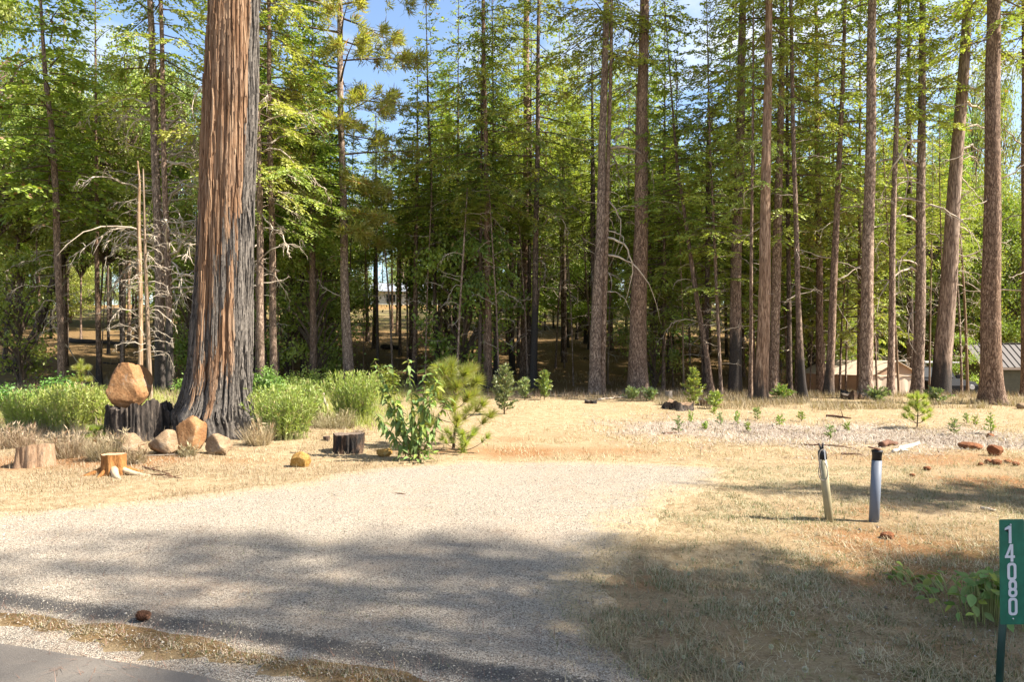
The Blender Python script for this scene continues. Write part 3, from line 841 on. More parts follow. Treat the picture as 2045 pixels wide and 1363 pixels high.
tree('fir_tree', 'grey half of a twin trunk at the middle of the stand', [(1188, 788, 32), (1193, 600, 28), (1202, 350, 21), (1211, 0, 16)], 29, mat='barkpine', tint=.55, flare=.3, crown=('firS', 10.5, 2.6), dead=[('straight', 4, 9, 6, 1.1, (180,)), ('stub', 2, 9, 10, .12, None)])
tree('fir_tree', 'paler sunlit half of a twin trunk with looping bare branches', [(1203, 788, 18), (1206, 600, 16), (1214, 350, 12), (1220, 100, 9)], 23, mat='barkpine', tint=.15, flare=.25, lean_y=-.004, crown=('firS', 10.5, 1.7), dead=[('hook', 3.2, 8.5, 13, 1.3, (0, 15, 345)), ('stub', 2, 9, 8, .1, None)])
tree('fir_tree', 'tall trunk with brown bark and dense dark boughs above the cedar saplings', [(1047, 760, 22), (1050, 500, 20), (1052, 200, 18), (1051, 0, 15)], 27, mat='bark', tint=.25, char=.3, crown=('firA', 8.2, 3.5), dead=[('straight', 4, 9, 12, 1.4, LR)])
tree('fir_tree', 'blackened trunk directly behind the sunlit trunk above the cedar saplings', [(1065, 768, 20), (1068, 600, 17), (1072, 400, 14)], 23, Y=25.5, mat='barkdark', char=3.4, tint=.3, crown=('firB', 6.0, 2.8), dead=[('droop', 3, 7, 9, 1.3, LR)])
tree('fir_tree', 'reddish brown straight trunk behind the pine sapling', [(975, 776, 19), (974, 500, 15), (968, 200, 11), (965, 0, 9)], 22, mat='bark', tint=.2, char=.8, crown=('firA', 6.9, 3.0), dead=[('straight', 3, 7, 10, 1.2, LR)])
tree('fir_tree', 'thin dark trunk with high narrow crown left of the straight reddish trunk', [(872, 745, 11), (867, 500, 9), (856, 250, 7)], 16.0, Y=27, mat='barkdark', tint=.2, crown=('youngB', 5.2, 1.9), dead=[('straight', 2, 5, 7, 1.0, LR)])
tree('pine_tree', 'pale grey pine with yellow green needle tufts at centre left', [(696, 755, 30), (689, 560, 22), (682, 300, 17), (678, 0, 14)], 24, Y=25, mat='barkpine', tint=.5, char=.9, flare=.25, crown=('pine', 5.6, 3.7), dead=[('straight', 3, 7, 6, 1.0, (0, 180))])
tree('fir_tree', 'grey trunk close right of the giant cedar with drooping bare twigs', [(522, 748, 20), (519, 480, 17), (514, 150, 12)], 25, Y=22, mat='bark', tint=.5, crown=('firC', 6.9, 2.5), dead=[('droop', 3.2, 11, 22, 1.7, (0, 20, 340, 200)), ('straight', 2, 6, 6, .9, (0, 180))])
tree('fir_tree', 'brown trunk second right of the giant cedar under olive boughs', [(548, 750, 20), (543, 480, 17), (538, 200, 13)], 25, Y=23, mat='bark', tint=.4, crown=('firA', 5.6, 3.2), dead=[('droop', 3.4, 6.5, 6, 1.2, LR)])
# ---- left-hand stand
tree('fir_tree', 'left trunk of a pair with burnt feet behind the boulder', [(322, 783, 26), (318, 560, 24), (308, 200, 19), (299, 0, 15)], 25, mat='barkpine', char=2.3, tint=.55, flare=.2, crown=('firS', 9.0, 2.8), dead=[('droop', 3.2, 10.0, 44, 2.1, (180, 0, 200, 340)), ('straight', 4, 9.5, 20, 1.8, (180, 0))])
tree('fir_tree', 'right trunk of a pair with burnt feet behind the boulder', [(341, 785, 20), (335, 560, 17), (325, 200, 12), (321, 0, 10)], 24, mat='bark', char=2.8, tint=.4, flare=.2, crown=('firS', 9.3, 2.4), dead=[('droop', 3, 10, 26, 2.0, (0, 20, 330))])
tree('dead_tree', 'bare tan snag with broken top behind the boulder', [(281, 800, 13), (280, 600, 12), (277, 440, 10), (279, 360, 6), (275, 322, 1.5)], 0, mat='snag', tint=.05, flare=.15, dead=[('droop', 1.6, 5.4, 30, .62, (180, 200, 160, 0, 20, 270)), ('hook', 4.8, 6.0, 3, 1.1, (180, 160)), ('straight', 1.6, 6.3, 26, .6, (180, 0, 270, 200, 340))])
tree('dead_tree', 'bare grey snag with drooping twigs leaning beside the tan snag', [(301, 805, 13), (296, 700, 12), (290, 520, 8), (288, 400, 4), (286, 338, 1)], 0, mat='snag', tint=.5, flare=.2, dead=[('droop', 1.2, 4.8, 26, .7, (0, 30, 330, 180)), ('straight', 1.0, 5.8, 18, .55, (0, 180, 270))])
tree('fir_tree', 'lone straight trunk at far left with pale bare branches at its left', [(122, 765, 19), (121, 640, 18), (112, 400, 16), (102, 250, 13), (92, 170, 12)], 17, Y=23.5, mat='bark', tint=.35, crown=('cedB', 6.3, 2.6), dead=[('droop', 2.0, 6.3, 12, 1.0, (180, 200, 170)), ('straight', 2.0, 6, 8, .9, (180, 0)), ('hook', 2.0, 3.5, 2, 1.5, (180,))])
tree('oak_tree', 'dark leaning oak trunk at far left reaching up to the right', [(22, 780, 22), (75, 660, 24), (125, 520, 20), (175, 400, 14), (230, 330, 8)], 0, Y=31, mat='barkdark', tint=.2, char=1.0, crown=('oakB', 6.6, 3.0, 12.5))
tree('oak_tree', 'thin dark oak trunk slanting up beside the left picture edge', [(8, 745, 11), (22, 600, 10), (40, 460, 8), (52, 300, 5)], 0, Y=33, mat='barkdark', tint=.2, crown=('oakA', 6.2, 2.8, 12.0))
tree('oak_tree', 'dark trunk with spreading arm reaching left behind the dead snags', [(245, 745, 11), (243, 640, 9), (240, 500, 9), (215, 420, 6), (195, 380, 4)], 0, Y=30, mat='barkdark', tint=.2, crown=('oakA', 5.4, 3.2, 12.0))

# ------------------------------------------------------------------ the woods behind
LAND = [(122, 'the lone left trunk'), (290, 'the bare snags'), (330, 'the burnt footed pair'), (450, 'the giant cedar'), (522, 'the close grey trunk'), (690, 'the pale grey pine'), (872, 'the thin dark trunk'), (975, 'the straight reddish trunk'), (1050, 'the sunlit trunk by the saplings'),
        (1195, 'the twin trunk'), (1278, 'the largest middle trunk'), (1468, 'the scorched trunk'), (1525, 'the tan cedar'), (1595, 'the bowed thin trunk'), (1655, 'the crossed pair'), (1732, 'the tall clean trunk'), (1782, 'the tent front trunk'), (1837, 'the curly branched fir'), (1900, 'the leaning cedar'), (1980, 'the stout right fir')]
USED = set()
CDESC = {'firA': 'full crowned fir', 'firB': 'broad fir', 'firC': 'drooping fir', 'firS': 'sparse fir', 'young': 'light green fir', 'youngB': 'thin light fir', 'cedA': 'dense cedar', 'cedB': 'pointed cedar', 'oakA': 'leafy oak', 'oakB': 'spreading oak', 'pine': 'tufted pine', 'pineB': 'tufted pine'}
def place_label(px, Y, c, w, char, H):
    dep = 'close behind' if Y < 30 else 'behind' if Y < 37 else 'well behind' if Y < 46 else 'far behind' if Y < 62 else 'on the hillside far behind' if Y < 90 else 'on the skyline behind'
    for lx, ln in sorted(LAND, key=lambda q: abs(q[0] - px))[:4]:
        d = px - lx
        sd = 'and almost hidden by' if abs(d) < 14 else ('and just ' if abs(d) < 40 else 'and ' if abs(d) < 90 else 'and well ') + ('right of' if d > 0 else 'left of')
        for q in ('slim ' if w < .2 else 'stout ' if w > .27 else '', 'burnt footed ' if char > .9 else 'clean footed ', 'tall ' if H > 16 else 'short ', 'dark trunked ', 'brown '):
            lab = f'{q}{CDESC[c]} {dep} {sd} {ln}'.replace('on the hillside far behind and', 'on the far hillside, ').replace('on the skyline behind and', 'on the skyline, ').replace(',  ', ', ')
            if lab not in USED:
                USED.add(lab); return lab
    return lab
def wood(zone, label, group, n, x0, x1, Y0, Y1, kinds, seed, h=(15, 24), low=(3, 7), w=(.14, .30), mats=('bark', 'barkdark'), ndead=5, tilt=.02, char=(0, 1.5)):
    rnd = random.Random(seed)
    placed = []
    for i in range(n):
        for tr_ in range(30):
            Y = Y0 + (Y1 - Y0) * ((i + rnd.random()) / n)
            px = rnd.uniform(x0, x1)
            X = (px - CX) / FPX * Y
            if all(math.hypot(X - a, Y - b_) > 1.5 for a, b_ in placed):
                break
        placed.append((X, Y))
        H = rnd.uniform(*h); c = rnd.choice(kinds); lo = rnd.uniform(*low)
        ww = 1.12 * rnd.uniform(*w) / Y * FPX
        tp = rnd.uniform(-tilt, tilt) * 8 / Y * FPX
        gy_ = HY + (EYE - g(X, Y)) / Y * FPX
        chr_ = rnd.uniform(*char); label = place_label(px, Y, c, ww * Y / FPX, chr_, H)
        tree({'p': 'pine_tree', 'o': 'oak_tree', 'c': 'cedar_tree', 'u': 'oak_tree'}.get(c[0], 'fir_tree'), label, [(px, gy_, ww), (px + tp * .4, gy_ - 3 / Y * FPX, ww * .88), (px + tp, gy_ - 8 / Y * FPX, ww * .66)], H, Y=Y, crown=(c, lo, CR[c][2] * rnd.uniform(.8, 1.15)), mat=rnd.choice(mats), tint=rnd.uniform(.05, .5), char=chr_, group=group, seed=seed * 100 + i,
             dead=[('straight', 1.8, lo + 1, ndead, 1.1, LR)] if ndead else ())
wood('a', 'slim dark trunk in the shaded woods left of the giant cedar', 'slim trees left of the giant cedar', 22, -60, 400, 26, 50, ['cedB', 'firC', 'oakB', 'firC', 'cedA', 'oakA'], 11, (11, 18), (4.5, 7.5), (.14, .26), ndead=3)
wood('b', 'slim shaded trunk in the row between the giant cedar and the pale grey pine', 'slim trees between the giant cedar and the pale pine', 19, 500, 690, 25, 50, ['cedB', 'cedA', 'cedB', 'youngB', 'firC'], 12, (11, 17), (4.2, 7.0), (.20, .34), ndead=3)
wood('c', 'slim dark trunk on the open sunny slope right of the pale grey pine', 'slim trees on the open sunny slope', 14, 700, 885, 27, 52, ['cedB', 'firC', 'youngB'], 13, (9.5, 14), (4.6, 6.2), (.16, .30), ndead=4)
wood('d', 'leafy mid height tree between the open slope and the straight reddish trunk', 'leafy trees left of the straight reddish trunk', 10, 880, 990, 25, 40, ['youngB', 'cedB', 'firC', 'young'], 14, (11, 17), (2.6, 5.5), (.15, .26), ndead=4)
wood('e', 'shaded trunk in the dense middle woods between the saplings and the largest trunk', 'shaded trees of the dense middle woods', 17, 990, 1270, 25, 48, ['firS', 'youngB', 'firC', 'youngB', 'young', 'cedB'], 15, (12, 18), (4.5, 8.0), (.16, .34), ndead=12)
wood('f', 'young light green fir between the largest trunk and the tan barked cedar', 'young light green firs right of the largest trunk', 20, 1290, 1540, 23.5, 44, ['young', 'youngB', 'young', 'firB', 'cedB'], 16, (9, 16), (2.5, 5.5), (.12, .26), ndead=12)
wood('g', 'green fir in the woods between the tan barked cedar and the tent', 'green firs between the tan cedar and the tent', 20, 1535, 1760, 25.5, 44, ['firB', 'youngB', 'young', 'firC'], 17, (10, 17), (2.0, 5), (.13, .26), ndead=12)
wood('h', 'leafy tree rising behind the tent and the shed', 'leafy trees behind the tent and shed', 22, 1735, 2120, 43, 56, ['oakA', 'oakB', 'young', 'cedB', 'firB', 'oakA'], 18, (9, 14.5), (1.0, 3), (.16, .28), ndead=2)
wood('i', 'distant tree on the hillside at the back of the woods on the left', 'distant hillside trees on the left', 38, -80, 690, 50, 78, ['firA', 'firB', 'oakA', 'oakB', 'cedA', 'firC'], 19, (16, 24), (3.5, 8), (.18, .34), ndead=0)
wood('j', 'distant tree on the hillside at the back of the woods in the middle', 'distant hillside trees in the middle', 30, 880, 1420, 48, 78, ['firA', 'firB', 'cedA', 'firC', 'young'], 20, (17, 25), (3.5, 8), (.18, .34), ndead=0)
wood('k', 'distant conifer closing the view at the back of the right woods', 'distant conifers behind the right woods', 44, 1440, 2130, 52, 85, ['firA', 'firB', 'young', 'cedA', 'oakB'], 21, (17, 28), (1, 5), (.18, .3), ndead=0)
wood('l', 'far low tree beyond the dirt bank at the end of the open slope', 'far low trees beyond the dirt bank', 7, 690, 900, 97, 112, ['oakA', 'oakB', 'cedB', 'young'], 22, (5, 9), (.6, 1.2), (.16, .26), ndead=0)
wood('m', 'far tree on the skyline beyond the dirt bank', 'far trees on the skyline', 76, -150, 1450, 93, 122, ['firA', 'oakA', 'cedA', 'oakB', 'young', 'firB'], 23, (9, 17), (.3, 1.8), (.2, .34), ndead=0)
wood('n', 'x', 'low leafy trees filling the middle and right woods', 30, 980, 1760, 33, 56, ['cedB', 'young', 'oakA', 'youngB', 'oakB'], 24, (7, 11.5), (.4, 1.8), (.12, .2), ndead=0)
wood('o', 'x', 'low leafy trees filling the left woods', 20, -60, 690, 36, 58, ['cedB', 'oakA', 'youngB', 'oakB'], 25, (6.5, 11), (.6, 2.5), (.12, .2), ndead=0)
# thin pale poles
def poles(group, n, x0, x1, Y0, Y1, seed):
    rnd = random.Random(seed)
    for i in range(n):
        Y = rnd.uniform(Y0, Y1); px = x0 + (x1 - x0) * (i + rnd.random()) / n
        X = (px - CX) / FPX * Y
        w = rnd.uniform(.07, .14) / Y * FPX; tp = rnd.uniform(-.5, .5) / Y * FPX
        gy_ = HY + (EYE - g(X, Y)) / Y * FPX
        H = rnd.uniform(7, 12); lo = rnd.uniform(4.5, 7)
        lx, ln = min(LAND, key=lambda q: abs(q[0] - px))
        for q in ('thin bare pole', 'pale thin pole', 'slender twiggy pole', 'weedy thin pole', 'spindly pole'):
            lab = f"{q} {'right' if px > lx else 'left'} of {ln}" + (' further back' if Y > 27 else ' close by')
            if lab not in USED:
                break
        USED.add(lab)
        tree('thin_tree', lab, [(px, gy_, w), (px + tp * .3, gy_ - 3 / Y * FPX, w * .85), (px + tp, gy_ - 7 / Y * FPX, w * .55)], H, Y=Y, crown=('youngB', lo, .9), mat=rnd.choice(('barkpine', 'barkpine', 'snag', 'bark')), tint=rnd.uniform(.2, .6), char=rnd.uniform(0, .6), group=group, seed=seed * 50 + i,
             dead=[('straight', 1.2, lo + 1, 10, .8, LR), ('droop', 2.0, lo, 5, .8, LR)])
poles('thin poles of the right woods', 24, 1290, 1960, 23.2, 31, 61)
poles('thin poles of the middle woods', 16, 880, 1290, 23.5, 32, 62)
poles('thin poles of the left woods', 18, 60, 880, 25.5, 34, 63)
# leafy understory in the shade line
for i, (px, Y, s_, lab) in enumerate([(575, 30, 1.3, 'leafy understory tree on the left of three behind the bright ferny bushes'), (628, 27, 1.25, 'leafy understory tree between two others behind the bright ferny bushes'), (655, 33, 1.35, 'leafy understory tree nearest the pale grey pine'),
                                      (925, 27, 1.5, 'bright leafy understory tree behind the pine sapling'), (905, 33, 1.6, 'pale leafy understory tree beside the open sunny slope'), (1305, 25.5, .9, 'small leafy understory tree against the foot of the largest trunk'),
                                      (1620, 30, 1.0, 'grey green leafy bush behind the crossed trunks near the tent'), (40, 27, 1.2, 'yellow green leafy understory tree at the far left among leaning trunks'), (1912, 33, .7, 'leafy bush between the truck and the shed'), (375, 30, 1.2, 'leafy understory tree just left of the giant cedar')]):
    X = (px - CX) / FPX * Y
    z = g(X, Y)
    gy_ = HY + (EYE - z) / Y * FPX
    tree('understory_tree', lab, [(px, gy_, 7), (px + 3, gy_ - 1.2 / Y * FPX, 5), (px, gy_ - 3.5 * s_ / Y * FPX, 3)], 0, Y=Y, crown=('under', .5 * s_, 1.3 * s_, 4.2 * s_), mat='barkdark', seed=900 + i)
SHADE = ['fullest', 'lanky broad topped one', 'short broad one', 'wide tall one', 'farthest tall one', 'small drooping one', 'drooping one nearest the stand', 'broad one nearest the drive', 'sparse narrow one', 'tallest', 'thin light one nearest the drive', 'drooping column shaped one', 'mid height one across from the pipes', 'tall narrow column', 'lower narrow column']
# trees outside the frame to the right: they throw the shade across the drive
for i, (X, Y, H, lo, R, c) in enumerate([(12.5, 1.0, 16.0, 3.6, 2.4, 'firA'), (17.5, 1.2, 22, 8, 2.3, 'firB'), (11.5, 5.6, 9.5, 2.2, 1.9, 'firB'), (14.5, -1.2, 19, 4, 2.5, 'firB'), (22.5, 0.2, 28, 14, 2.3, 'firA'), (9.5, 0.8, 8, 2, 1.8, 'firC'), (16, 4.8, 9.5, 3, 1.6, 'firC'), (10.2, 1.9, 12.5, 3, 2.1, 'firB'), (16.0, 0.1, 21, 6, 1.8, 'firS'), (18.8, -1.4, 25, 9, 2.7, 'firA'), (8.2, 2.9, 8.5, 2.2, 1.7, 'youngB'), (13.2, -.6, 17, 5, 1.7, 'firC'), (13.8, 5.3, 12.5, 3, 2.0, 'firB'), (15.2, 1.0, 21.5, 9, 1.7, 'firC')]):
    zg = g(X, Y)
    t = thing('fir_tree', f'{SHADE[i]} of the roadside conifers beyond the number sign', 'tree', (X, Y, zg), 0, 'roadside conifers shading the driveway')
    me, p = trunk_mesh([(0, 0, 0, .26), (0.05, 0, 6, .2)], H, 500 + i, 14, M['bark'])
    tr = obj('trunk', me, t); tr['char'] = 0.0; tr['tint'] = .3
    me, cH, cR = CR[c]
    obj('crown', me, t, (0, 0, lo), (0, 0, i * 1.3), (R / cR, R / cR, (H - lo) / cH))
# ------------------------------------------------------------------ the giant cedar
def big_bark():
    t = NT('stringy_cedar_bark')
    P = t.coord('Object', (1, 1, 0.10))
    a = t.noise(P, 15.0, 6, 0.7, 0.9)
    fine = t.noise(t.coord('Object', (1, 1, 0.12)), 55.0, 5, 0.7)
    fur = t.attr('furrow')
    c = t.ramp(t.math('ADD', t.math('MULTIPLY', a, 0.45), t.math('ADD', t.math('MULTIPLY', fine, 0.30), t.math('MULTIPLY', fur, 0.55))),
               [(0.40, (0.030, 0.014, 0.008)), (0.56, (0.105, 0.054, 0.029)), (0.76, (0.205, 0.118, 0.066)), (1.0, (0.33, 0.225, 0.145))])
    g2 = t.noise(t.coord('Object', (1, 1, 0.25)), 2.2, 4, 0.6)
    c = t.mix(t.ramp(g2, [(0.52, 0.0), (0.75, 0.5)]), c, t.ramp(fine, [(0.3, (0.10, 0.075, 0.06)), (0.7, (0.30, 0.24, 0.19))]))
    ch = t.attr('char')
    k = t.ramp(t.math('ADD', ch, t.math('ADD', t.math('MULTIPLY', t.math('SUBTRACT', t.noise(t.coord('Object', (1, 1, 0.12)), 9.0, 5, 0.7), 0.5), 1.0), t.math('MULTIPLY', t.math('SUBTRACT', fine, 0.5), 0.5))), [(0.42, 0.0), (0.60, 1.0)])
    sp = t.noise(t.coord('Object', (1, 1, 0.4)), 45.0, 4, 0.75)
    blk = t.ramp(t.math('ADD', t.math('MULTIPLY', sp, 0.7), t.math('MULTIPLY', fur, 0.35)), [(0.30, (0.010, 0.009, 0.008)), (0.52, (0.055, 0.048, 0.042)), (0.76, (0.19, 0.165, 0.14))])
    c = t.mix(k, c, blk)
    return t.bsdf(c, 0.9, t.bump(t.math('ADD', fine, t.math('MULTIPLY', a, 0.6)), 0.7, 0.02), 0.15)
M['bigbark'] = big_bark()

def giant_cedar():
    Y0 = 11.15
    prof = [(890, 347, 517), (872, 352, 509), (850, 358, 505), (830, 352, 501), (815, 362, 499), (800, 369, 498), (780, 374, 497), (760, 379, 497), (720, 385, 497.5), (680, 388, 498), (620, 393, 499), (560, 396.5, 500), (480, 400, 501), (400, 404, 502), (300, 409, 504.5), (200, 414, 507), (100, 418.5, 509), (0, 423, 511)]
    X0 = xz(436, 885, Y0)[0]
    zg = g(X0, Y0) - .02
    zz, cx, rr = [], [], []
    for (py, l, r_) in prof:
        xl, z = xz(l, py, Y0); xr, _ = xz(r_, py, Y0)
        zz.append(z - zg); cx.append((xl + xr) / 2 - X0); rr.append((xr - xl) / 2)
    zz = np.array(zz); o_ = np.argsort(zz); zz = zz[o_]; cx = np.array(cx)[o_]; rr = np.array(rr)[o_]
    zs = np.concatenate([[-.3, -.1], np.arange(0, 1.4, .045), np.arange(1.4, 7.6, .085), np.arange(7.8, 31, .8), [31.5]])
    zc = np.clip(zs, 0.02, zz[-1])
    up = np.clip((zs - zz[-1]) / (31.5 - zz[-1]), 0, 1)
    R = np.interp(zc, zz, rr) * (1 - .93 * up); C = np.interp(zc, zz, cx) + up * .9
    n = 230
    a = np.arange(n) / n * 2 * pi
    A, Z = np.meshgrid(a, zs)
    A2 = A + .075 * Z + .06 * np.sin(Z * .8)                                  # slow spiral grain
    u = A2 / (2 * pi)
    per = lambda k, zf, s: vnoise((u * k) % k, Z * zf + (np.floor(u) * 0), s)
    ridge = np.abs(2 * per(44, .40, 3) - 1)
    ridge = 1 - (1 - np.clip(ridge * 2.4, 0, 1)) ** 2
    fine_ = per(110, 1.1, 8)
    big = per(11, .3, 12)
    fur = .55 * ridge + .45 * fine_
    disp = .060 * (ridge - .6) + .034 * (fine_ - .5) + .05 * (big - .5)
    low = np.exp(-np.clip(Z, 0, None) / .55)
    lob = .16 * low * np.cos(4 * A + .6) + .10 * low * np.cos(7 * A + 1.2)
    RR = R[:, None] * (1 + lob) + disp * (1 - .75 * up[:, None]) * np.minimum(1, .55 + .45 * R[:, None] / .4)
    sq = np.where(np.sin(A) > 0, .88, .94)
    V = np.stack([C[:, None] + RR * np.cos(A), RR * np.sin(A) * sq, Z], -1).reshape(-1, 3)
    # burnt black: all of the right side, a climbing tongue on the front, the whole foot
    th = (A - 1.5 * pi + pi) % (2 * pi) - pi                                   # 0 faces the camera, + to the right
    side = sstep(.52, .86, th - .05 * np.sin(Z * 1.3) - .26 * sstep(2.4, 4.2, Z)) * (1 - sstep(2.2, 2.6, th)) * (1 - .25 * sstep(5.5, 8, Z))
    foot = 1 - sstep(.35, 1.3, Z - .3 * np.sin(th * 3 + .5))
    tong = np.exp(-((th - (.42 - .34 * (2.9 - Z))) / .26) ** 2) * sstep(.9, 1.5, Z) * (1 - sstep(3.1, 3.7, Z))
    left = (1 - sstep(-.75, .0, th + .22 * (Z - 1.0))) * (1 - sstep(2.6, 3.9, Z)) * .9
    cl = np.exp(-((th - (.38 - .16 * (1.6 - Z))) / .10) ** 2) * (1 - sstep(1.0, 2.0, Z)) * sstep(.2, .5, Z)  # unburnt strip
    char = np.clip(np.maximum.reduce([side, foot * .92, tong, left]) - .85 * cl * (Z > .1), 0, 1)
    m = len(zs)
    i = np.arange(m - 1)[:, None] * n; j = np.arange(n)[None, :]; j2 = (j + 1) % n
    q = np.stack([i + j, i + j2, i + n + j2, i + n + j], -1).reshape(-1, 4)
    b = MB(); b.add(V, q)
    me = b.mesh('trunk', [M['bigbark']], True)
    for nm, f in (('furrow', fur), ('char', char)):
        at_ = me.attributes.new(nm, 'FLOAT', 'POINT'); at_.data.foreach_set('value', f.astype(np.float32).ravel())
    t = thing('giant_cedar', 'giant cedar with spiralling orange bark burnt black down its right side', 'tree', (X0, Y0, zg))
    obj('trunk', me, t)
    # loose shreds of bark lying along the grain
    rs = np.random.default_rng(12)
    Vg = V.reshape(m, n, 3)
    sb = MB(); af, ac = [], []
    lo_i = int(np.searchsorted(zs, .25)); hi_i = int(np.searchsorted(zs, 7.4))
    for k in range(1500):
        i0 = rs.integers(lo_i, hi_i); ln = rs.integers(4, 17)
        j0 = rs.uniform(n * .48, n * 1.04)
        ii = np.clip(np.linspace(i0, i0 + ln, 6).astype(int), 0, hi_i + 2)
        jj = j0 - (zs[ii] - zs[ii[0]]) * .075 * n / (2 * pi) + rs.normal(0, .15, 6)
        jl = np.floor(jj).astype(int); fr_ = (jj - jl)[:, None]
        Pm = Vg[ii, jl % n] * (1 - fr_) + Vg[ii, (jl + 1) % n] * fr_
        axis_ = np.stack([C[ii], 0 * C[ii], zs[ii]], -1)
        out = unit((Pm - axis_) * np.array([1, 1, 0])); tan_ = np.stack([-out[:, 1], out[:, 0], 0 * out[:, 0]], -1)
        w_ = rs.uniform(.006, .020) * np.array([.25, .8, 1, 1, .75, .2])
        lift = rs.uniform(.004, .018) + np.array([.012, .004, 0, 0, .004, .014]) * rs.uniform(0, 1.6)
        A_ = Pm + out * lift[:, None] - tan_ * w_[:, None]; B_ = Pm + out * (lift + rs.uniform(-.004, .008))[:, None] + tan_ * w_[:, None]
        A2_ = A_ - out * .012; B2_ = B_ - out * .012
        vv = np.concatenate([A_, B_, A2_, B2_])
        q_ = []
        for s_ in range(5):
            q_ += [(s_, 6 + s_, 7 + s_, s_ + 1), (12 + s_, s_, s_ + 1, 13 + s_), (6 + s_, 18 + s_, 19 + s_, 7 + s_)]
        sb.add(vv, q_)
        af += [rs.uniform(.45, 1.0)] * 24; ac += [float(char[ii[2], jl[2] % n])] * 24
    me3 = sb.mesh('bark_shreds', [M['bigbark']])
    for nm, f in (('furrow', af), ('char', ac)):
        at_ = me3.attributes.new(nm, 'FLOAT', 'POINT'); at_.data.foreach_set('value', np.array(f, np.float32))
    kind(obj('bark_shreds', me3, t), 'stuff')
    me2, cH, cR = CR['cedA']
    obj('crown', me2, t, (1.2, 0, 15), (0, 0, .4), (2.0, 2.0, 17 / cH))
    # two knots with torn bark
    for (px, py, s_) in ((462, 65, .05), (455, 193, .035), (447, 530, .03)):
        x, z = xz(px, py, Y0)
        kb = MB(); rk = np.random.default_rng(int(px))
        for k in range(9):
            d = unit(np.array([rk.normal(0, .6), -1, rk.normal(0, .5)]))
            p0 = np.array([rk.normal(0, s_ * .7), .03, rk.normal(0, s_)])
            kb.tube([p0, p0 + d * s_ * rk.uniform(.8, 2)], [s_ * .4, s_ * .12], 5)
        yy = -np.interp(z - zg, zz, rr) * .9
        obj('torn_knot', kb.mesh('torn_knot', [M['deadbrown']], True), t, (x - X0, yy, z - zg))
    return t
M['deadbrown'] = plain('weathered_knot_wood', (0.22, 0.14, 0.085), 0.9, .5, 14, .4)
giant_cedar()

# ------------------------------------------------------------------ boulders
def rock_mat(name, lo, mid, hi, lich=(0.33, 0.31, 0.26), lichen=.4, sc=3.0):
    t = NT(name)
    P = t.coord('Object')
    f = t.noise(P, sc, 6, .65, .4); f2 = t.noise(P, sc * 7, 5, .7)
    c = t.ramp(t.math('ADD', t.math('MULTIPLY', f, .65), t.math('MULTIPLY', f2, .4)), [(.36, lo), (.54, mid), (.72, hi)])
    li = t.noise(P, sc * 1.7, 5, .7, .8)
    c = t.mix(t.ramp(li, [(.56, 0.0), (.66, lichen)]), c, t.mix(f2, lich, (.15, .13, .11)))
    pit = t.vor(P, sc * 9)
    c = t.mix(t.ramp(pit, [(.10, .6), (.25, 0.0)]), c, tuple(x * .4 for x in lo))
    return t.bsdf(c, .9, t.bump(t.math('ADD', f2, t.math('MULTIPLY', f, 1.2)), .6, .03), .15)
M['rock_or'] = rock_mat('orange_sandstone', (.150, .066, .026), (.265, .140, .062), (.36, .225, .115), lichen=.45)
M['rock_br'] = rock_mat('brown_fieldstone', (.105, .066, .038), (.225, .155, .092), (.34, .26, .17), lichen=.65)
M['rock_ye'] = rock_mat('ochre_stone', (.16, .08, .025), (.33, .19, .05), (.43, .30, .12), lichen=.2, sc=6)
M['rock_red'] = rock_mat('red_clod', (.09, .035, .018), (.19, .075, .032), (.28, .13, .06), lichen=.1, sc=8)

def rock_mesh(name, seed, dims, cuts, mat, rough=.05, sub=4, planes=()):
    r = np.random.default_rng(seed)
    bm = bmesh.new(); bmesh.ops.create_icosphere(bm, subdivisions=sub, radius=1.0)
    V = np.array([v.co[:] for v in bm.verts]); F = np.array([[v.index for v in f.verts] for f in bm.faces]); bm.free()
    pl = [(unit(np.array(p[:3], float)), p[3]) for p in planes]
    for k in range(cuts):
        pl.append((unit(r.normal(0, 1, 3)), r.uniform(.62, .92)))
    for nrm, d in pl:
        e = np.clip(V @ nrm - d, 0, None)
        V = V - np.outer(e * .92, nrm)
    q = V * 2.1
    ns = fbm(q[:, 0] + q[:, 2] * .7 + 5, q[:, 1] + q[:, 2] * .6 + seed, seed, 4) - .5
    ns2 = fbm(q[:, 0] * 3 + q[:, 2] * 2.7 + 5, q[:, 1] * 3 - q[:, 2] * 2.4, seed + 3, 3) - .5
    ns3 = fbm(q[:, 0] * 8 + q[:, 2] * 7, q[:, 1] * 8 - q[:, 2] * 6.3, seed + 6, 2) - .5
    V = V * (1 + rough * 4.5 * ns + rough * 2.6 * ns2 + rough * 1.0 * ns3)[:, None]
    lo_, hi_ = V.min(0), V.max(0)
    V = (V - (lo_ + hi_) / 2) / (hi_ - lo_) * np.array(dims)
    b = MB(); b.add(V, None, F)
    me = b.mesh(name, [mat], True)
    try:
        me.set_sharp_from_angle(angle=rad(42))
    except Exception:
        pass
    return me

def rock(name, label, px, py0, py1, w, seed, mat, depth=.8, cuts=13, planes=(), Y=None, rot=(0, 0, 0), base=None, group=None, cat='rock', rough=.035, sink=.12, sub=4):
    """px centre, py0 top, py1 bottom, w width in photograph pixels"""
    if Y is None:
        X, Y = at(px, py1)
    else:
        X = (px - CX) / FPX * Y
    W = w / FPX * Y; Hh = (py1 - py0) / FPX * Y
    z0 = g(X, Y) if base is None else base
    me = rock_mesh(name, seed, (W * 1.08, W * depth, Hh * (1 + sink) * 1.06), cuts, M[mat], rough, sub, planes)
    o = obj(name, me, None, (X, Y, z0 + Hh / 2 - Hh * sink / 2), rot)
    return tag(o, label, cat, group)

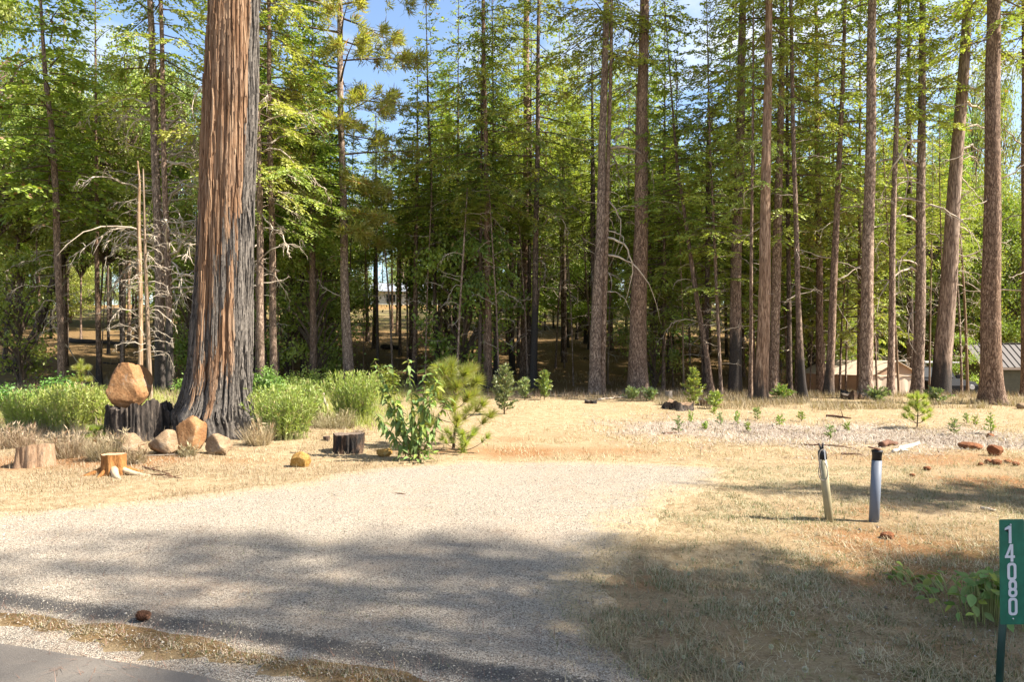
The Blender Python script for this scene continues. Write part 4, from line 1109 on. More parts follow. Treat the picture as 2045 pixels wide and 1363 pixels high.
# ------------------------------------------------------------------ stumps
def stump_side_mat(name, lo, mid, hi, char=0.0, zs=.14, sc=16):
    t = NT(name)
    f = t.noise(t.coord('Object', (1, 1, zs)), sc, 6, .68, .5); f2 = t.noise(t.coord('Object', (1, 1, .4)), sc * 3, 4, .7)
    h = t.math('ADD', t.math('MULTIPLY', f, .7), t.math('MULTIPLY', f2, .35))
    c = t.ramp(h, [(.34, lo), (.54, mid), (.76, hi)])
    if char:
        k = t.noise(t.coord('Object', (1, 1, .3)), 5.0, 5, .7, .5)
        c = t.mix(t.ramp(k, [(.62 - char * .5, 0.0), (.74 - char * .5, 1.0)]), c, t.ramp(f2, [(.3, (.007, .0065, .006)), (.8, (.055, .047, .042))]))
    return t.bsdf(c, .92, t.bump(h, .8, .03), .12)
def cut_mat(name, c0, c1):
    t = NT(name)
    P = t.coord('Object')
    w = t.n('TexWave', {'wave_type': 'RINGS', 'rings_direction': 'Z'}, Scale=14.0, Distortion=2.5, Detail=3.0)
    w.inputs['Detail Scale'].default_value = 2.0
    t.t.links.new(P, w.inputs['Vector'])
    f = t.noise(P, 20, 4, .6)
    c = t.ramp(t.math('ADD', t.math('MULTIPLY', w.outputs[1], .4), t.math('MULTIPLY', f, .6)), [(.3, c0), (.7, c1)])
    return t.bsdf(c, .85, t.bump(f, .4, .01), .2)
M['st_char'] = stump_side_mat('charred_stump_wood', (.008, .007, .006), (.070, .056, .046), (.26, .205, .155), .30)
M['st_brown'] = stump_side_mat('weathered_stump_bark', (.10, .055, .032), (.24, .155, .095), (.38, .28, .19), .08)
M['st_orange'] = stump_side_mat('orange_fresh_stump', (.115, .045, .016), (.26, .115, .036), (.38, .20, .075), 0, .2, 22)
M['st_dark'] = stump_side_mat('flaky_dark_bark', (.018, .012, .009), (.085, .052, .034), (.28, .19, .125), .36, .3, 18)
M['st_grey'] = stump_side_mat('grey_stump_wood', (.12, .10, .085), (.24, .205, .17), (.35, .31, .27), 0)
M['cut_pale'] = cut_mat('sawn_pale_wood', (.28, .17, .095), (.44, .31, .20))
M['cut_dark'] = cut_mat('old_sawn_wood', (.06, .042, .032), (.21, .155, .115))
M['rootwood'] = plain('bare_root_wood', (.36, .27, .175), .85, .3, 10, .3)

def stump(name, label, X, Y, r0, h, side, cut, seed, flare=.35, jag=.0, tilt=(0, 0), lobes=.06, furrow=.05, n=72, top=None, rx=1.0, ry=1.0, hollow=0.0, group=None, cat='stump', fq=7):
    z0 = g(X, Y) - .02
    t = thing(name, label, cat, (X, Y, z0), 0, group)
    r = np.random.default_rng(seed)
    a = np.arange(n) / n * 2 * pi
    ht = h * (1 + jag * (vnoise(np.cos(a) * 2.2 + 7, np.sin(a) * 2.2 + seed, seed) - .5) * 2 + jag * .7 * (vnoise(np.cos(a) * 6 + 7, np.sin(a) * 6 + seed, seed + 2) - .5)) + r0 * (tilt[0] * np.cos(a) + tilt[1] * np.sin(a))
    if top is not None:
        ht = top(a)
    lob = lobes * (np.cos(3 * a + seed) + .8 * np.cos(5 * a + 2 * seed) + .6 * np.cos(8 * a + seed * .7))
    m = 16
    rows = []
    for k in range(m + 1):
        f = k / m
        z = -.12 + (ht + .12) * f
        fu = furrow * (np.abs(2 * vnoise(np.cos(a) * fq, np.sin(a) * fq + f * .8, seed + 9) - 1) - .5 + .6 * (vnoise(np.cos(a) * 16, np.sin(a) * 16 + f * 2, seed + 4) - .5))
        rad_ = r0 * (1 + lob * (1.4 - f) + flare * np.exp(-f * 4.5) * (1 + 1.5 * lob / max(lobes, .01) * .35) + fu)
        rows.append(np.stack([rad_ * rx * np.cos(a), rad_ * ry * np.sin(a), z], -1))
    V = np.concatenate(rows)
    i = np.arange(m)[:, None] * n; j = np.arange(n)[None, :]; j2 = (j + 1) % n
    b = MB(); b.add(V, np.stack([i + j, i + j2, i + n + j2, i + n + j], -1).reshape(-1, 4))
    obj('bark_side', b.mesh('bark_side', [M[side]], True), t)
    # top: rings inward
    b = MB()
    rim = rows[-1]
    rings = [rim]
    for k, f in enumerate((.93, .75, .5, .25, .06)):
        c = rim.copy(); c[:, :2] *= f
        mean = ht.mean()
        dip = hollow * (1 - f) ** .6
        c[:, 2] = rim[:, 2] * f + mean * (1 - f) - dip - .006 + .05 * jag * (vnoise(c[:, 0] * 30, c[:, 1] * 30, seed) - .5)
        rings.append(c)
    V = np.concatenate(rings + [np.array([[0, 0, ht.mean() - hollow - .006]])])
    q = []
    tr = []
    for k in range(5):
        for jj in range(n):
            q.append((k * n + jj, k * n + (jj + 1) % n, (k + 1) * n + (jj + 1) % n, (k + 1) * n + jj))
    for jj in range(n):
        tr.append((5 * n + jj, 5 * n + (jj + 1) % n, 6 * n))
    b.add(V, q, tr)
    obj('cut_top', b.mesh('cut_top', [M[cut]], True), t)
    return t

# burnt stump carrying the big boulder
SX, SY = xz(277, 890, 11.0)[0], 11.0
def burnt_top(a):
    base = .56 + .16 * (vnoise(np.cos(a) * 3, np.sin(a) * 3, 5) - .5) + .05 * (vnoise(np.cos(a) * 9, np.sin(a) * 9, 8) - .5) + .05 * (vnoise(np.cos(a) * 22, np.sin(a) * 22, 18) - .5)
    base = base + .13 * np.exp(-((a - 5.55) / .25) ** 2) - .14 * np.exp(-((a - 3.35) / .45) ** 2) - .16 * np.exp(-((a - 6.1) / .2) ** 2)
    return base
st_ = stump('burnt_stump', 'big burnt black stump holding up the orange boulder beside the giant cedar', SX, SY, .50, .58, 'st_char', 'st_char', 4, flare=.12, lobes=.05, furrow=.15, n=220, top=burnt_top, ry=.8, hollow=.06, fq=11)
rock('boulder', 'large orange sandstone boulder balanced on top of the burnt stump', 259, 729, 815, 82, 21, 'rock_or', .75, 12, [(0.05, -1, .16, .55), (-.9, -.3, .5, .78), (.85, -.2, .55, .66), (.75, -.4, -.5, .74), (-.8, -.35, -.6, .78), (0, .2, 1, .82), (0, 0, -1, .62)], Y=10.95, base=g(SX, SY) + .52, sink=.06, rough=.03, cat='boulder', sub=5)
rock('boulder', 'flat pale topped boulder half buried in straw before the burnt stump', 257, 868, 915, 66, 22, 'rock_br', .8, 12, [(0, -.6, .8, .6), (.6, -.3, .7, .7)], cat='boulder')
rock('boulder', 'squarish pale brown boulder between the flat boulder and the tall upright one', 328, 860, 908, 58, 23, 'rock_br', .8, 10, [(.75, -.5, .35, .62), (-.2, -1, .0, .62), (-.7, -.2, .7, .7)], cat='boulder')
rock('boulder', 'tall upright boulder with grey face and orange right side leaning by the cedar', 379, 832, 906, 55, 24, 'rock_or', .7, 10, [(-.35, -.9, .35, .52), (.95, -.35, .1, .62), (-.8, -.3, -.2, .8)], cat='boulder', rot=(0, rad(8), 0))
rock('boulder', 'small round orange stone tucked behind the two right boulders', 412, 862, 884, 21, 25, 'rock_or', .9, 10, Y=10.9, cat='boulder')
rock('boulder', 'wedge shaped tan boulder farthest right at the foot of the cedar', 437, 868, 908, 50, 26, 'rock_br', .7, 10, [(.75, -.35, .75, .40), (-.6, -.8, .2, .6)], cat='boulder')
rock('ochre_rock', 'yellow ochre rock alone on the straw left of the dark stump', 600, 904, 933, 38, 27, 'rock_ye', .8, 7)
rock('ochre_rock', 'low ochre rock nearly hidden beside the leafy shrub', 768, 897, 912, 30, 28, 'rock_ye', .8, 6)
rock('red_rock', 'rounded red brown rock on the bank above the clods at far right', 1987, 889, 911, 28, 29, 'rock_red', .8, 6)
rock('red_rock', 'flat slab of brown rock lying left of the rounded red rock', 1938, 884, 897, 38, 30, 'rock_red', 1.2, 7)
rock('red_rock', 'small dark rock below the rightmost cedar seedling', 1977, 866, 874, 14, 33, 'rock_red', .9, 6, sub=3)
rock('red_rock', 'dark rock cut by the right picture edge near the stout fir', 2040, 805, 817, 18, 34, 'rock_br', .9, 6, sub=3)
for i, (px, py, w) in enumerate([(1975, 927, 16), (1992, 930, 20), (2012, 926, 13), (2028, 931, 15), (1958, 930, 11), (1852, 940, 14), (1822, 952, 10), (1772, 1077, 26), (1980, 1022, 12)]):
    rock('dirt_clod', ['second from left of the red clods below the rounded rock', 'largest red clod, middle of the row below the rounded rock', 'fourth from left of the red clods below the rounded rock', 'rightmost of the red clods below the rounded rock', 'leftmost and smallest of the red clods below the rounded rock', 'small clod on straw right of the grey pipe', 'smallest clod on straw right of the grey pipe', 'dark clod of soil in front of the grey pipe', 'lone clod on the shaded bank above the number sign'][i],
         px, py - w * .55, py, w, 40 + i, 'rock_red', .9, 6, rough=.08, group='red dirt clods on the bank' if i < 5 else None, cat='clod', sub=3)

X, Y = at(48, 936)
stump('sawn_stump', 'wide grey brown stump with slanting sawn top at far left', X, Y + .2, .20, .27, 'st_brown', 'cut_dark', 6, flare=.2, lobes=.08, furrow=.13, tilt=(.16, -.1), jag=.06)
X, Y = at(217, 952)
s_ = stump('small_stump', 'small orange stump with pale roots spreading to the right', X, Y + .12, .135, .27, 'st_orange', 'cut_pale', 7, flare=.45, lobes=.10, furrow=.07, tilt=(.02, -.02), jag=.02)
for (ang, ln, r_, mt) in ((-20, .62, .038, 'rootwood'), (-62, .36, .05, 'rootwood'), (200, .42, .045, 'st_orange'), (-120, .22, .03, 'st_orange'), (25, .4, .03, 'st_orange')):
    b = MB(); s = np.linspace(0, 1, 8)
    a_ = rad(ang)
    b.tube(np.stack([np.cos(a_ + .3 * s) * (.10 + ln * s), np.sin(a_ + .3 * s) * (.10 + ln * s), .085 * (1 - s) ** 2 + .012 - .03 * s], -1), r_ * (1 - .7 * s), 7)
    obj('root', b.mesh('root', [M[mt]], True), s_)
X, Y = at(690, 908)
stump('bark_stump', 'dark flaky barked stump standing alone on pale straw', X, Y + .22, .215, .29, 'st_dark', 'cut_dark', 8, flare=.14, lobes=.08, furrow=.2, tilt=(.03, 0), jag=.04)
X, Y = at(652, 880)
stump('low_stump', 'tiny dark stump just behind and left of the flaky barked stump', X, Y, .055, .085, 'st_dark', 'cut_dark', 9, n=24)
X, Y = at(717, 863)
stump('low_stump', 'low flat root stub behind the flaky barked stump', X, Y, .10, .035, 'st_dark', 'cut_dark', 10, n=24, jag=.3)
X, Y = at(1362, 820)
stump('low_stump', 'low charred stump spreading at the foot of the green cedar sapling', X, Y + .25, .36, .20, 'st_char', 'st_brown', 11, flare=.7, lobes=.12, furrow=.12, jag=.35)
X, Y = at(1424, 812)
stump('low_stump', 'second low charred stump right of the green cedar sapling', X, Y + .25, .30, .16, 'st_brown', 'st_char', 12, flare=.6, lobes=.12, furrow=.12, jag=.4)
X, Y = at(1335, 800)
stump('grey_stump', 'small pale grey sawn stump with one root left of the cedar sapling', X, Y, .10, .30, 'st_grey', 'cut_pale', 13, flare=.5, n=36)
X, Y = at(1707, 798)
stump('root_lump', 'dark upturned root lump at the foot of the tall clean trunk', X, Y + .1, .36, .20, 'st_dark', 'st_char', 14, flare=.3, lobes=.14, furrow=.14, jag=.5)
X, Y = at(1180, 806)
stump('low_stump', 'small dark stub on the straw in front of the twin trunk', X, Y, .17, .09, 'st_dark', 'st_char', 15, n=36, jag=.4, flare=.5)

# stick standing among the weeds
X, Y = at(655, 822)
b = MB(); s = np.linspace(0, 1, 7)
b.tube(np.stack([-.10 * s + .03 * np.sin(s * 6), 0 * s, .55 * s - .1], -1), .042 * (1 - .35 * s), 7)
tag(obj('weathered_stick', b.mesh('weathered_stick', [M['dead']], True), None, (X, Y, g(X, Y))), 'short weathered stick standing upright in front of the dark green bush', 'stick')

# fallen wood
M['log_white'] = plain('bleached_log', (.42, .37, .31), .85, .3, 9, .4)
M['log_brown'] = plain('brown_rotten_wood', (.13, .065, .04), .9, .45, 12, .5)
M['log_dark'] = plain('blackened_log', (.035, .028, .022), .92, .5, 6, .5)
def log(name, label, x0, y0, x1, y1, r_, mat, seed, group=None, cat='branch', forks=0, lift=.0, sag=.03):
    a = np.array(at(x0, y0)); c = np.array(at(x1, y1))
    rs = np.random.default_rng(seed)
    s = np.linspace(0, 1, 10)
    p = a + (c - a) * s[:, None]
    nrm = np.array([-(c - a)[1], (c - a)[0]]); L_ = np.linalg.norm(c - a) + 1e-6
    p = p + nrm[None] / L_ * (rs.normal(0, .05) * np.sin(s * pi) + rs.normal(0, .02) * np.sin(s * 2 * pi))[:, None] * L_
    z = gz(p[:, 0], p[:, 1]) + r_ * .7 + lift * s + sag * np.sin(s * pi) * rs.uniform(-.2, 1)
    P = np.column_stack([p, z])
    b = MB(); b.tube(P - P[0], r_ * (1 - .5 * s) * (1 + .12 * rs.normal(0, 1, 10)), 8 if r_ > .02 else 5)
    for k in range(forks):
        i = rs.integers(3, 8); d = unit(P[i + 1] - P[i]) + np.array([rs.normal(0, .7), rs.normal(0, .7), abs(rs.normal(0, .2))])
        u = np.linspace(0, 1, 5)[:, None]
        b.tube(P[i] - P[0] + unit(d) * L_ * .3 * u + np.array([0, 0, .02]) * u, r_ * .5 * (1 - .8 * u[:, 0]), 4)
    return tag(obj(name, b.mesh(name, [M[mat]], True), None, tuple(P[0])), label, cat, group)
log('fallen_log', 'bleached white log piece lying behind the grey pipe', 1798, 905, 1835, 888, .045, 'log_white', 1, cat='log')
log('fallen_log', 'thin pale log lying behind the grey pipe below the white one', 1782, 906, 1812, 903, .03, 'log_white', 2, cat='log')
log('fallen_log', 'reddish rotten log piece just right of the grey pipe top', 1760, 895, 1792, 892, .06, 'log_brown', 3, cat='log')
log('fallen_branch', 'long brown branch lying on pale chips left of the pipes', 1600, 890, 1710, 898, .013, 'log_brown', 4, forks=3)
log('fallen_branch', 'brown branch lying between the two pipes', 1680, 909, 1722, 911, .016, 'log_brown', 5, forks=2)
log('fallen_branch', 'curved dark branch on chips near the back of the pale patch', 1650, 833, 1700, 838, .03, 'log_brown', 6, forks=1)
log('fallen_branch', 'thin stick on the straw right of the small seedlings', 1920, 898, 1950, 890, .014, 'dead', 7)
log('fallen_branch', 'grey stick lying on shaded turf above the number sign', 1960, 1019, 1988, 1024, .02, 'dead', 8)
log('fallen_branch', 'dark branch lying on straw right of the small orange stump', 285, 935, 340, 950, .014, 'log_brown', 9, forks=3)
log('fallen_branch', 'long thin pale branch in front of the boulders', 250, 915, 400, 910, .010, 'dead', 10, forks=2)
log('fallen_branch', 'thin dark twigs crossing near the orange soil below the boulders', 300, 950, 362, 957, .010, 'log_brown', 11, forks=4)
log('fallen_branch', 'pale dead branch lying at the foot of the twin trunk', 1195, 800, 1260, 793, .03, 'dead', 12, forks=3)
log('fallen_log', 'charred log lying across the shaded slope at far left', 138, 682, 236, 702, .14, 'log_dark', 13, cat='log')
log('fallen_log', 'dark rotten log on the open sunny slope', 762, 697, 800, 700, .16, 'log_dark', 14, cat='log')
log('fallen_branch', 'thin stick lying across sunlit gravel at centre left', 787, 988, 815, 992, .008, 'log_brown', 15)
log('fallen_branch', 'short twig on sunlit gravel below the centre of the drive', 880, 1030, 920, 1036, .006, 'log_brown', 16)
log('fallen_branch', 'long trailing vine stem lying across the bright gravel', 720, 976, 1250, 1010, .006, 'log_brown', 17, sag=.0)
log('fallen_branch', 'dark stick lying at the edge of red soil on the left of the chips', 1325, 868, 1352, 866, .016, 'log_brown', 18)
rs_ = random.Random(4)
for i in range(26):
    px = rs_.uniform(30, 1700); py = rs_.uniform(712, 782)
    if 340 < px < 520:
        continue
    lx, ln = min(LAND, key=lambda q: abs(q[0] - px))
    for q in ('broken branch', 'fallen limb', 'dead branch', 'snapped stick', 'forked dead limb', 'bare fallen branch'):
        lab = f"{q} on the shaded litter {'right' if px > lx else 'left'} of {ln}"
        if lab not in USED:
            break
    USED.add(lab)
    log('fallen_branch', lab, px, py, px + rs_.uniform(-45, 45), py + rs_.uniform(-6, 4), rs_.uniform(.02, .05), rs_.choice(('dead', 'log_dark', 'log_brown')), 60 + i, 'broken branches on the forest floor', forks=3)
log('fallen_branch', 'thin stick near the far edge of the gravel', 1285, 938, 1310, 944, .009, 'log_brown', 19)

# pine cone at the road edge
X, Y = at(284, 1247)
t = thing('pine_cone', 'brown pine cone lying on the gravel near the road edge', 'pine cone', (X, Y, g(X, Y) + .045))
b = MB()
b.tube(np.stack([np.linspace(-.035, .035, 6), np.zeros(6), np.zeros(6)], -1), [.008, .018, .021, .018, .012, .004], 8)
obj('cone_core', b.mesh('cone_core', [M['log_brown']], True), t)
b = MB(); rs = np.random.default_rng(5)
for k in range(90):
    f = k / 90; x = -.036 + .072 * f; a_ = k * 2.4; r_ = .024 * sin(pi * (f * .85 + .12)) + .004
    d = np.array([.35, cos(a_), sin(a_)])
    b.leaf([np.array([x, cos(a_) * r_ * .4, sin(a_) * r_ * .4])], [d], [np.array([1, 0, 0.])], [.022], [.009], 0, .75)
kind(obj('cone_scales', b.mesh('cone_scales', [M['log_brown']]), t), 'stuff')

# ------------------------------------------------------------------ pipes
M['pipe_cream'] = plain('aged_cream_pvc', (.26, .225, .135), .5, .2, 5, 0, .4)
M['pipe_grey'] = plain('grey_conduit', (.125, .14, .17), .5, .08, 5, 0, .2)
M['blackrub'] = plain('black_rubber', (.015, .015, .016), .6, .2, 12, 0, .3)
M['rust'] = plain('rusty_lid', (.16, .075, .045), .8, .35, 15, .2)
M['wire'] = plain('grey_wire', (.16, .14, .12), .6, .2, 10)
M['bright'] = plain('silver_tape', (.5, .5, .5), .4, .1, 10)
def ring_tube(b, z0, z1, r0, r1, n=24, inner=None):
    b.tube([(0, 0, z0), (0, 0, z1)], [r0, r1], n)
X, Y = at(1657, 1043)
t = thing('utility_pipe', 'leaning cream pipe with black taped top and loose wires', 'pipe', (X, Y, g(X, Y) - .03))
k = FPX / Y
hz_ = 152 / k; dxp = -16 / k
t.rotation_euler = (0, math.atan2(dxp, hz_), 0)
b = MB(); b.tube([(0, 0, -.1), (0, 0, .30), (0, 0, hz_ - .075)], [.036, .035, .034], 24); obj('pipe_body', b.mesh('pipe_body', [M['pipe_cream']], True), t)
b = MB(); b.tube([(0, 0, hz_ - .095), (0, 0, hz_ - .04), (0, 0, hz_ - .015), (0, 0, hz_)], [.037, .037, .031, .012], 20); obj('taped_cap', b.mesh('taped_cap', [M['blackrub']], True), t)
b = MB(); b.box((.006, -.037, hz_ - .05), (.010, .004, .09)); obj('silver_strip', b.mesh('silver_strip', [M['bright']]), t)
for k_, dx_ in enumerate((-.014, .012)):
    b = MB(); b.tube([(dx_ * .4, 0, hz_ - .01), (dx_ * .8, 0, hz_ + .02), (dx_ * 1.6, .0, hz_ + .055)], [.010, .009, .006], 8); obj('wire_end', b.mesh('wire_end', [M['blackrub']], True), t)
for k_, pts in enumerate([[(0, -.02, hz_), (-.03, -.03, hz_ - .01), (-.055, -.04, hz_ - .06), (-.05, -.04, hz_ - .16), (-.045, -.04, hz_ - .22), (-.055, -.04, hz_ - .235)],
                          [(-.03, -.03, hz_ - .09), (-.055, -.045, hz_ - .13), (-.07, -.04, hz_ - .20), (-.06, -.04, hz_ - .27), (-.02, -.045, hz_ - .285), (.01, -.045, hz_ - .24), (.012, -.042, hz_ - .17), (.0, -.038, hz_ - .12)]]):
    P = np.array(pts); s = np.linspace(0, len(P) - 1, 26)
    Q = np.stack([np.interp(s, np.arange(len(P)), P[:, c]) for c in range(3)], -1)
    for _ in range(2):
        Q[1:-1] = (Q[:-2] + Q[1:-1] * 2 + Q[2:]) / 4
    b = MB(); b.tube(Q, .0045, 6); obj('loose_wire', b.mesh('loose_wire', [M['wire']], True), t)
X, Y = at(1745, 1044)
t = thing('conduit_pipe', 'upright blue grey conduit pipe with black cap and tilted lid', 'pipe', (X, Y, g(X, Y) - .03))
hz_ = 152 / (FPX / Y)
t.rotation_euler = (0, math.atan2(7, 152), 0)
b = MB(); b.tube([(0, 0, -.1), (0, 0, hz_ - .10)], [.043, .043], 28); obj('pipe_body', b.mesh('pipe_body', [M['pipe_grey']], True), t)
b = MB(); b.tube([(0, 0, hz_ - .11), (0, 0, hz_ - .055), (0, 0, hz_ - .05), (0, 0, hz_ - .03), (0, 0, hz_ - .028), (0, 0, hz_ - .008)], [.040, .040, .043, .043, .047, .047], 28); obj('rubber_coupling', b.mesh('rubber_coupling', [M['blackrub']], True), t)
b = MB(); b.tube([(0, 0, -.006), (0, 0, .006)], [.052, .052], 24); obj('tilted_lid', b.mesh('tilted_lid', [M['rust']]), t, (-.026, 0, hz_ + .008), (0, rad(9), 0))

# ------------------------------------------------------------------ number sign
M['sign_green'] = plain('green_reflective_sheet', (.007, .105, .062), .5, .22, 22, 0, .4)
M['sign_white'] = plain('white_reflective_digit', (.50, .50, .53), .45, .05, 5, 0, .4)
M['post_green'] = plain('dark_green_post', (.006, .035, .028), .4, .2, 14, 0, .45)
YS = 2.95
sx0 = (1996 - CX) / FPX * YS; wS = .108; top = EYE - (1038 - HY) / FPX * YS; bot = EYE - (1248 - HY) / FPX * YS
t = thing('address_sign', 'green vertical house number sign reading 14080 on dark green post', 'sign', (sx0 + wS / 2, YS, g(sx0, YS)))
zg = g(sx0, YS)
t.rotation_euler = (0, 0, 0)
def rounded(w, h, r_, n=5):
    pts = []
    for cx_, cy_, a0 in ((w / 2 - r_, h / 2 - r_, 0), (-w / 2 + r_, h / 2 - r_, 90), (-w / 2 + r_, -h / 2 + r_, 180), (w / 2 - r_, -h / 2 + r_, 270)):
        for k in range(n + 1):
            a_ = rad(a0 + 90 * k / n); pts.append((cx_ + r_ * cos(a_), cy_ + r_ * sin(a_)))
    return pts
def plate(pts, d, hole=None):
    """prism with outline pts in X/Z, front at y = -d; hole = inner outline with the same count"""
    n = len(pts); b = MB()
    if hole is None:
        V = [(x, -d, z) for x, z in pts] + [(x, 0, z) for x, z in pts] + [(sum(p[0] for p in pts) / n, -d, sum(p[1] for p in pts) / n), (sum(p[0] for p in pts) / n, 0, sum(p[1] for p in pts) / n)]
        tr = []
        for k in range(n):
            k2 = (k + 1) % n
            tr += [(2 * n, k, k2), (2 * n + 1, n + k2, n + k), (k, n + k, k2), (k2, n + k, n + k2)]
        b.add(V, None, tr)
    else:
        V = [(x, -d, z) for x, z in pts] + [(x, -d, z) for x, z in hole] + [(x, 0, z) for x, z in pts] + [(x, 0, z) for x, z in hole]
        q = []
        for k in range(n):
            k2 = (k + 1) % n
            q += [(k, k2, n + k2, n + k), (k, 2 * n + k, 2 * n + k2, k2), (n + k, n + k2, 3 * n + k2, 3 * n + k)]
        b.add(V, q)
    return b
zc = (top + bot) / 2 - zg
sp = obj('sign_plate', plate(rounded(wS, top - bot, .006), .002).mesh('sign_plate', [M['sign_green']]), t, (0, 0, zc), (0, rad(-.6), 0))
px2m = YS / FPX
def dig(ch, px, py, w=18, h=44):
    x = (px - 1996) * px2m - wS / 2; z = EYE - (py - HY) / FPX * YS - zg - zc
    W, Hh = w * px2m, h * px2m
    st = 5.2 * px2m
    b = MB()
    def put(bb, dx=0, dz=0):
        for v, q in zip([np.concatenate(bb.v)], [0]):
            vv = v + np.array([dx, 0, dz])
            b.add(vv, np.concatenate(bb.f4) if bb.f4 else None, np.concatenate(bb.f3) if bb.f3 else None)
    if ch == '0':
        put(plate(rounded(W, Hh, W * .38), .0015, rounded(W - 2 * st, Hh - 2 * st, (W - 2 * st) * .38)))
    elif ch == '8':
        h2 = Hh * .53
        put(plate(rounded(W, h2, W * .42), .0015, rounded(W - 2 * st, h2 - 2 * st, (W - 2 * st) * .42)), 0, -Hh / 2 + h2 / 2)
        h3 = Hh - h2 + st
        put(plate(rounded(W * .92, h3, W * .40), .0017, rounded(W * .92 - 2 * st, h3 - 2 * st, (W - 2 * st) * .38)), 0, Hh / 2 - h3 / 2)
    elif ch == '1':
        put(plate([(-st * .1, -Hh / 2), (st * .95, -Hh / 2), (st * .95, Hh / 2), (-st * .1, Hh / 2), (-W * .45, Hh / 2 - st * .95), (-W * .45, Hh / 2 - st * 1.7), (-st * .1, Hh / 2 - st * 1.25)], .0015))
    elif ch == '4':
        put(plate([(W * .08, -Hh / 2), (W * .08 + st, -Hh / 2), (W * .08 + st, Hh / 2), (W * .08, Hh / 2)], .0015))
        put(plate([(-W * .55, -Hh * .28), (W * .55, -Hh * .28), (W * .55, -Hh * .28 + st * .9), (-W * .55, -Hh * .28 + st * .9)], .0017))
        put(plate([(-W * .55, -Hh * .28 + st * .5), (-W * .55 + st * .9, -Hh * .28 + st * .5), (W * .08 + st * .8, Hh / 2), (W * .08 - st * .2, Hh / 2)], .0019))
    me = b.mesh('digit', [M['sign_white']])
    obj('digit', me, sp, (x, -.0025, z))
for ch, px, py in (('1', 2014.5, 1068), ('4', 2016, 1105), ('0', 2019.5, 1142), ('8', 2021, 1176), ('0', 2021, 1212)):
    dig(ch, px, py, 18, 35)
for px, py in ((2018, 1048), (2021, 1236)):
    b = MB(); b.tube([(0, -.004, 0), (0, 0, 0)], [.0030, .0036], 8)
    obj('bolt_head', b.mesh('bolt_head', [M['bright']], True), sp, ((px - 1996) * px2m - wS / 2, -.002, EYE - (py - HY) / FPX * YS - zg - zc))
b = MB()
xa = (2010 - 1996) * px2m - wS / 2 + .012
for k_ in range(1):
    b.tube([(xa - .045, .02, -.2), (xa - .022, .018, bot - zg - .1), (xa + .012, .016, top - zg - .05)], [.0145, .0145, .0145], 14)
obj('post', b.mesh('post', [M['post_green']], True), t)
# ------------------------------------------------------------------ shed, tent, truck, far house
def two(name, c, rough=.8, var=.12, sc=6, bump=.1, metal=0., spec=.2):
    return plain(name, c, rough, var, sc, bump, spec, metal)
M['siding'] = two('olive_siding', (.13, .125, .085))
M['fascia'] = two('tan_fascia', (.33, .26, .20))
M['metalroof'] = two('grey_brown_metal_roof', (.105, .09, .08), .6, .08, 3, 0, .0, .2)
M['canvas'] = two('tan_canvas', (.40, .265, .17), .95, .12, 3, .2)
M['canvas_sunlit'] = two('sunlit_canvas', (.55, .44, .33), .95, .10, 3, .2)  # same canvas, sunlight on front, roof and right side put into the colour
M['truckpaint'] = two('dark_truck_paint', (.022, .022, .024), .8, .1, 4, 0, .0, .08)
M['glass'] = two('dark_window_glass', (.02, .023, .026), .5, .1, 4, 0, .0, .12)
M['rubber'] = two('tyre_rubber', (.02, .02, .02), .9)
M['whitemetal'] = two('white_painted_rack', (.50, .49, .47), .5, .06)
M['roofgrey'] = two('blue_grey_roof', (.20, .215, .245), .8)
M['housewall'] = two('pale_house_wall', (.45, .43, .40), .9)

